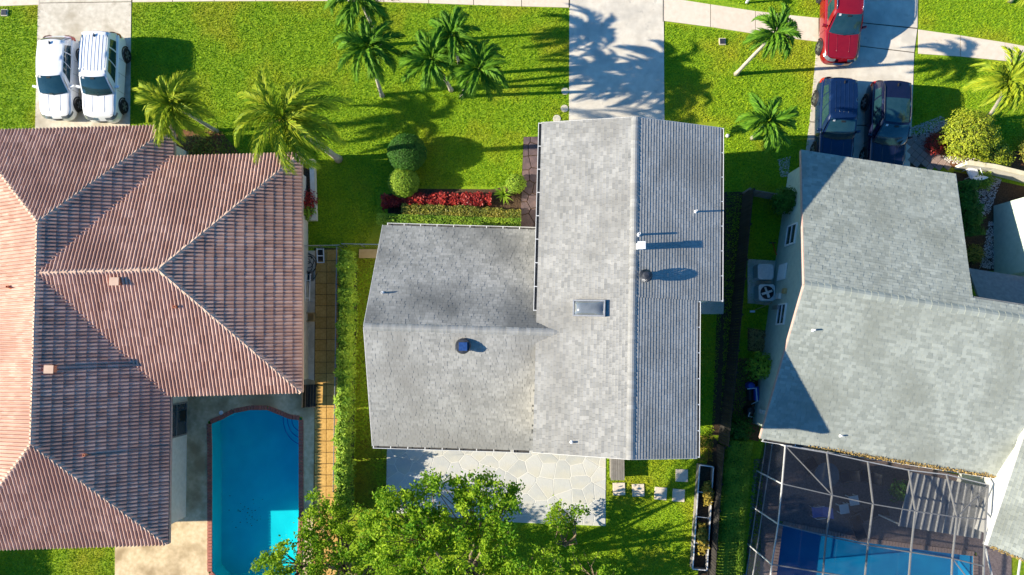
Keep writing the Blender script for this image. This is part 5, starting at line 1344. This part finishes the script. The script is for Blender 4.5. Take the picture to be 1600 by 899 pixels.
# ------------------------------------------------------------------ things about the yards
def disc(label, u, v, r):
    o = MB(); p = P(u, v); o.lathe([(r, -.03), (r, .035), (r * .96, .045), (.0001, .047)], p, 20); o = o.build('stepping_stone', M['conc_old'], loc=p); tag(o, label, 'stepping stone', 'round stepping stones')
disc('round stepping stone farthest from the grey roof', 883, 143, .20); disc('middle round stepping stone beside the main driveway', 882, 170, .20); disc('round stepping stone touching the grey roof corner', 870, 186, .21)
for u, v, a, lb in ((967, 764, 1, 'square white paver nearest the patio corner'), (997, 766, 1, 'second square white paver from the patio'), (1032, 771, -5, 'square white paver in the middle bend of the row'), (1060, 774, -4, 'square white paver at the right end of the lower row'), (1065, 743, -2, 'square white paver set apart nearest the house')):
    p = P(u, v); b = MB(); q = [(-.31, -.31), (.31, -.31), (.31, .31), (-.31, .31)]; ca, sa = math.cos(R(a)), math.sin(R(a))
    b.prism([(p.x + x * ca - y * sa, p.y + x * sa + y * ca) for x, y in q], -.02, .06, bev=.012); o = b.build('stepping_stone', M['sidewalk'], loc=p); tag(o, lb, 'stepping stone', 'square stepping stones')
# grey slatted wooden box behind the house
p = P(962, 733); wb = thing('slatted_box', 'grey weathered slatted wooden box against the rear of the grey house', 'wooden box', p)
b = MB(); b.box((p.x, p.y + .1, .30), (.62, 1.0, .60)); b.build('box_side', M['wood_grey'], wb)
for k in range(6): b = MB(); b.box((p.x - .29 + k * .116, p.y + .1, .625), (.104, 1.08, .035)); b.build('slat', M['wood_grey'], wb)
# long planter with white rails
pl = thing('long_planter', 'long dark planter trough with a white frame right of the rear lawn', 'planter', P(1094, 805))
T4 = [PX(1089, 724), PX(1110, 727), PX(1100, 886), PX(1078, 884)]
b = MB(); b.prism(T4, 0, .18); b.build('soil', M['soil'], pl)
qs = [Vector((*q, 0)) for q in T4]
for a, c in ((0, 1), (1, 2), (2, 3), (3, 0)):
    b = MB(); b.beam(qs[a] + Z3 * .24, qs[c] + Z3 * .24, .04, .50); b.build('side_board', M['wood_grey'], pl); b = MB(); b.beam(qs[a] + Z3 * .52, qs[c] + Z3 * .52, .05, .045); b.build('rail', M['alum'], pl)
for f in (.26, .50, .75): b = MB(); b.beam(qs[0] * (1 - f) + qs[3] * f + Z3 * .50, qs[1] * (1 - f) + qs[2] * f + Z3 * .50, .03, .03); b.build('cross_bar', M['alum'], pl)
# dark board fence along the plot line
def fence(name, label, pts, h, mat, step, board=.14, posts=1.8, gap=.012, cat='fence'):
    t = thing(name, label, cat, pts[0])
    for a, c in zip(pts[:-1], pts[1:]):
        a, c = Vector(a), Vector(c); d = (c - a); L = d.length; d.normalize(); n = max(1, int(L / board)); s = Vector((d.y, -d.x, 0))
        me = MB(); me.box((0, 0, h / 2), (board - gap, .022, h)); me = me.mesh('board', M[mat])
        for i in range(n): link('board', me, t, Matrix.Translation(a + d * (i + .5) * L / n + Vector((0, 0, random.uniform(-.01, .015)))) @ Matrix.Rotation(math.atan2(d.y, d.x), 4, 'Z'))
        for i in range(int(L / posts) + 1):
            b = MB(); q = a + d * min(L, i * posts) - s * .065; b.box((q.x, q.y, (h - .1) / 2), (.09, .09, h - .1)); b.build('post', M[mat], t)
        b = MB(); b.beam(a - s * .032 + Z3 * h * .8, c - s * .032 + Z3 * h * .8, .035, .09); b.beam(a - s * .032 + Z3 * h * .2, c - s * .032 + Z3 * h * .2, .035, .09); b.build('rail', M[mat], t)
    return t
M['fence_dark'] = mk('dark_fence_wood', (.02, .018, .017), (.05, .045, .04), .9, 6, tone='obj', tw=.5, detail=6)
fence('board_fence', 'dark board fence running down between the grey house and the green house', [P(1160, 306), P(1147, 440), P(1134, 580), P(1122, 690)], 1.7, 'fence_dark', .14)
fence('board_fence', 'dark board fence behind the long white framed planter', [P(1120, 694), P(1112, 790), P(1105, 900)], 1.3, 'fence_dark', .14)
fence('gate_fence', 'short grey board gate between the plot fence and the green wall', [P(1161, 304), P(1206, 312)], 1.2, 'wood_grey', .14)
def chain_fence(label, pts, h):
    t = thing('wire_fence', label, 'fence', pts[0]); b = MB()
    for a, c in zip(pts[:-1], pts[1:]):
        b.tube([a + Z3 * h, c + Z3 * h], .024, 6)
        n = max(1, round((c - a).length / .9))
        for i in range(n + 1): q = a + (c - a) * i / n; s = MB(); s.tube([q - Z3 * .02, q + Z3 * (h + .05)], .026, 6); s.build('post', M['metal'], t)
        w_ = MB(); m = int((c - a).length / .12)
        for i in range(m):
            q = a + (c - a) * (i + .5) / m; w_.tube([q + Z3 * .05, q + Z3 * h], .004, 3, cap=False)
        w_.build('wire_mesh', M['metal'], t)
    b.build('top_rail', M['metal'], t)
chain_fence('thin wire fence closing the gap left of the wing roof', [P(542, 386), P(598, 387)], 1.1)
chain_fence('low wire fence behind the dark lawn strip by the tiled house', [P(475, 389), P(538, 388)], 1.1)
chain_fence('wire fence posts between the ochre path and the leafy side hedge', [P(536, 392), P(534, 560), P(531, 760)], 1.3)
b = MB(); b.box(tuple(P(576, 397)[:2]) + (.10,), (.95, .46, .10)); o = b.build('plywood_board', M['wood_tan'], loc=P(576, 397)); tag(o, 'tan plywood board lying by the wing roof corner', 'board')
# raised bed beside the tiled house
rb_ = thing('raised_bed', 'raised bed with a pale stone rim beside the tiled roof edge', 'planter', P(484, 300))
oq = PP([(466, 252), (494, 252), (497, 346), (468, 346)]); iq = shrink(oq, .24)
for i in range(4):
    b = MB(); a, c, d2, e2 = oq[i], oq[(i + 1) % 4], iq[(i + 1) % 4], iq[i]; b.prism([a, c, d2, e2], 0, .42, bev=.01); b.build('rim', M['cream'], rb_)
b = MB(); b.prism(shrink(oq, .242), 0, .30); b.build('soil', M['soil'], rb_)
shrub('bed_plant', 'red and green plant growing in the raised bed', 'plant', P(485, 318), .38, .8, M['leaf_red'], 420, .13, rough=.6, core=False, ry=.5)
shrub('bed_plant', 'green plant at the lower end of the raised bed', 'plant', P(483, 334), .34, .8, M['leaf'], 420, .13, rough=.6, core=False)
# clutter beside the tiled house
t = thing('hand_trolley', 'white framed hand trolley lying on the side strip', 'trolley', P(501, 399)); b = MB(); p = P(501, 399)
for dx in (-.17, .17): b.beam(p + Vector((dx, .35, .12)), p + Vector((dx + .06, -.42, .16)), .05, .05)
for dy in (.30, -.05, -.40): b.beam(p + Vector((-.15 - dy * .08, dy, .125)), p + Vector((.15 - dy * .08, dy, .125)), .05, .045)
b.build('frame', M['plastic_white'], t); b = MB(); b.box(p + Vector((.02, 0, .10)), (.26, .6, .04)); b.build('panel', M['black'], t)
hs = MB(); p = P(482, 405); pts = []
for i in range(90):
    a = i * .42; r = .16 + .16 * math.sin(i * .17) + .003 * i; pts.append(p + Vector((r * math.cos(a), r * math.sin(a) * 1.2 - i * .006, .05 + .012 * (i % 3))))
hs.tube(pts, .016, 5); o = hs.build('garden_hose', M['black'], loc=p); tag(o, 'black garden hose coiled beside the tiled roof', 'hose')
t = thing('pipe_rack', 'white bent pipe rack standing by the tiled roof edge', 'rack', P(482, 455)); p = P(482, 455)
for dx in (-.22, .0, .22):
    b = MB(); b.tube([p + Vector((dx, .85, .05)), p + Vector((dx, .85, .50)), p + Vector((dx, -.55, .52)), p + Vector((dx, -.55, .05))], .024, 6); b.build('pipe', M['plastic_white'], t)
b = MB(); b.tube([p + Vector((-.22, .5, .51)), p + Vector((.22, .5, .51))], .022, 6); b.tube([p + Vector((-.22, -.4, .51)), p + Vector((.22, -.4, .51))], .022, 6); b.build('cross_bar', M['plastic_white'], t)
def crate(label, p, sx, sy, h, mat, cat='crate'):
    t = thing('crate', label, cat, p); b = MB()
    for s in (-1, 1):
        b.box((p.x + s * (sx / 2 - .02), p.y, h / 2 + .03), (.04, sy, h)); b.box((p.x, p.y + s * (sy / 2 - .02), h / 2 + .03), (sx - .082, .038, h - .01))
    b.build('side', M[mat], t); b = MB(); b.box((p.x, p.y, .05), (sx - .085, sy - .085, .03)); b.build('bottom', M[mat], t); return t
crate('yellow wooden crate with dry leaves beside the tiled roof', P(485, 496), .62, .46, .35, 'wood_tan')
crate('grey open crate among the clutter left of the ochre path', P(482, 432), .55, .5, .3, 'wood_grey')
t = thing('garden_bench', 'dark wooden bench in the sun at the end of the shaded strip', 'bench', P(489, 618)); p = P(489, 618)
for k in range(4): b = MB(); b.box((p.x - .21 + k * .14, p.y, .43), (.12, 1.15, .035)); b.build('slat', M['fence_dark'], t)
for sy in (-.48, .48):
    for sx in (-.2, .2): b = MB(); b.box((p.x + sx, p.y + sy, .205), (.06, .06, .41)); b.build('leg', M['fence_dark'], t)
b = MB(); b.box((p.x - .27, p.y, .68), (.04, 1.15, .42)); b.build('backrest', M['fence_dark'], t)
p = P(346, 645); b = MB(); b.lathe([(.11, .0), (.11, .045), (.07, .05), (.065, .035), (.0001, .035)], p, 18); o = b.build('drain_cover', M['plastic_white'], loc=p); tag(o, 'small round white drain cover on the pool deck', 'drain cover')
p = P(289, 652); b = MB(); b.box((p.x, p.y, .45), (.30, .80, .84)); o = b.build('storage_box', M['black'], loc=p); md = o.modifiers.new('bevel', 'BEVEL'); md.width = .02; tag(o, 'tall black storage box against the pool side wall of the tiled house', 'box')
# meter lids in the lawns
for u, v, lb in ((8, 21, 'dark square meter lid in the far left lawn'), (1128, 66, 'dark square meter lid right of the main driveway')):
    p = P(u, v); t = thing('meter_lid', lb, 'meter lid', p); b = MB(); b.box((p.x, p.y, .04), (.34, .36, .10)); b.build('collar', M['conc_old'], t); b = MB(); b.box((p.x, p.y, .10), (.27, .29, .03)); b.build('lid', M['dark_metal'], t)
# mailbox on its post by the pavement
p = P(1166, 5); t = thing('mailbox', 'white mailbox on a post beyond the pavement at the top edge', 'mailbox', p); b = MB(); b.box((p.x, p.y, .5), (.10, .10, 1.0)); b.build('post', M['plastic_white'], t)
b = MB(); b.grid(lambda u, v: Vector((p.x + .10 * math.cos(math.pi * u), p.y - .24 + .48 * v, 1.10 + .10 * math.sin(math.pi * u))), 8, 1); b.box((p.x, p.y, 1.05), (.198, .478, .11)); b.build('box', M['plastic_white'], t)
p = P(1136, 213); b = MB(); b.lathe([(.09, 0), (.10, .10), (.05, .16), (.0001, .17)], p, 12); o = b.build('garden_stone', M['gravel'], loc=p); tag(o, 'small white stone on the lawn by the grey roof corner', 'stone')
# condensers and pool equipment by the green wall
def condenser(label, u, v, s_, open_top):
    p = P(u, v); t = thing('air_conditioner', label, 'air conditioner', p); h = .75
    b = MB(); q = [(-s_, -s_ + .1), (-s_ + .1, -s_), (s_ - .1, -s_), (s_, -s_ + .1), (s_, s_ - .1), (s_ - .1, s_), (-s_ + .1, s_), (-s_, s_ - .1)]
    b.prism([(p.x + x, p.y + y) for x, y in q], .04, h); b.build('casing', M['ac'], t)
    if open_top:
        b = MB(); b.lathe([(s_ * .80, h + .001), (s_ * .80, h + .03), (s_ * .72, h + .03), (s_ * .72, h + .004), (.0001, h + .004)], p, 24); f = b.build('fan_ring', M['black'], t)
        b = MB()
        for k in range(4):
            a = k * math.pi / 2 + .3; d = Vector((math.cos(a), math.sin(a), 0)); s = Vector((-math.sin(a), math.cos(a), .4)).normalized(); b.obox(p + d * s_ * .38 + Z3 * (h + .02), d * s_ * .30, s * s_ * .16, Vector((0, 0, .006)))
        b.lathe([(s_ * .16, h + .006), (s_ * .16, h + .045), (.0001, h + .05)], p, 14); b.build('fan_blade', M['ac'], t)
    else:
        b = MB()
        for k in range(9): b.box((p.x - s_ * .8 + k * s_ * .2, p.y, h + .012), (.02, s_ * 1.7, .02))
        b.build('top_grille', M['ac'], t)
condenser('grey air conditioner with a slatted top, upper of the two on the pad', 1188, 427, .40, False); condenser('grey air conditioner with a round fan, lower of the two on the pad', 1190, 459, .42, True)
t = thing('garden_rake', 'red handled rake leaning by the green wall', 'rake', P(1205, 388)); b = MB(); a, c = P(1206, 380), P(1203, 402); b.tube([a + Z3 * .1, c + Z3 * .9], .022, 6); b.build('handle', M['red_handle'], t); b = MB(); b.box((a.x, a.y, .08), (.34, .05, .06)); b.build('head', M['dark_metal'], t)
p = P(1169, 616); t = thing('pool_pump', 'blue and black pool pump with pale pipes beside the mulch', 'pool pump', p)
b = MB(); b.tube([p + Vector((0, -.3, .25)), p + Vector((0, .25, .25))], .17, 14); b.build('motor', M['black'], t, smooth=False)
b = MB(); b.lathe([(.19, .0), (.2, .35), (.16, .5), (.05, .55)], p + Vector((.02, .45, .02)), 16); b.build('filter', M['blue_metal'], t)
b = MB(); b.box(p + Vector((.28, .05, .25)), (.20, .7, .46)); b.build('cover', M['blue_metal'], t)
b = MB(); b.tube([p + Vector((-.2, .3, .5)), p + Vector((.22, .34, .56)), p + Vector((.26, -.32, .56)), p + Vector((.1, -.5, .2))], .03, 8); b.tube([p + Vector((-.2, -.62, .1)), p + Vector((.2, -.66, .1))], .03, 8); b.build('pipe', M['plastic_white'], t)
t = thing('pool_filter', 'black round pool filter below the blue pump', 'pool filter', P(1167, 640)); p = P(1167, 640); b = MB(); b.lathe([(.22, .02), (.23, .5), (.17, .66), (.06, .72), (.0001, .73)], p, 18); b.build('tank', M['black'], t); b = MB(); b.tube([p + Vector((-.1, -.1, .70)), p + Vector((-.1, -.3, .5)), p + Vector((.15, -.35, .3))], .03, 7); b.build('pipe', M['plastic_white'], t)
p = P(1196, 512); t = thing('wall_broom', 'pale broom lying along the foot of the green wall', 'broom', p); b = MB(); b.tube([P(1176, 486) + Z3 * .05, P(1200, 474) + Z3 * .6], .018, 6); b.build('handle', M['wood_tan'], t); b = MB(); b.box(P(1175, 487) + Z3 * .05, (.25, .10, .08)); b.build('head', M['plastic_white'], t)

bp_ = thing('brush_heap', 'heap of dry cut twigs on the ground beside the green wall', 'brush heap', P(1183, 531))
tp_ = scatter([PP([(1170, 514), (1198, 520), (1195, 550), (1170, 546)])], 260); n = len(tp_)
leaves('twigs', np.column_stack([tp_, .05 + RNG.random(n) * .16]), .34, M['frond_dead'], bp_, up=2.5, aspect=.09)
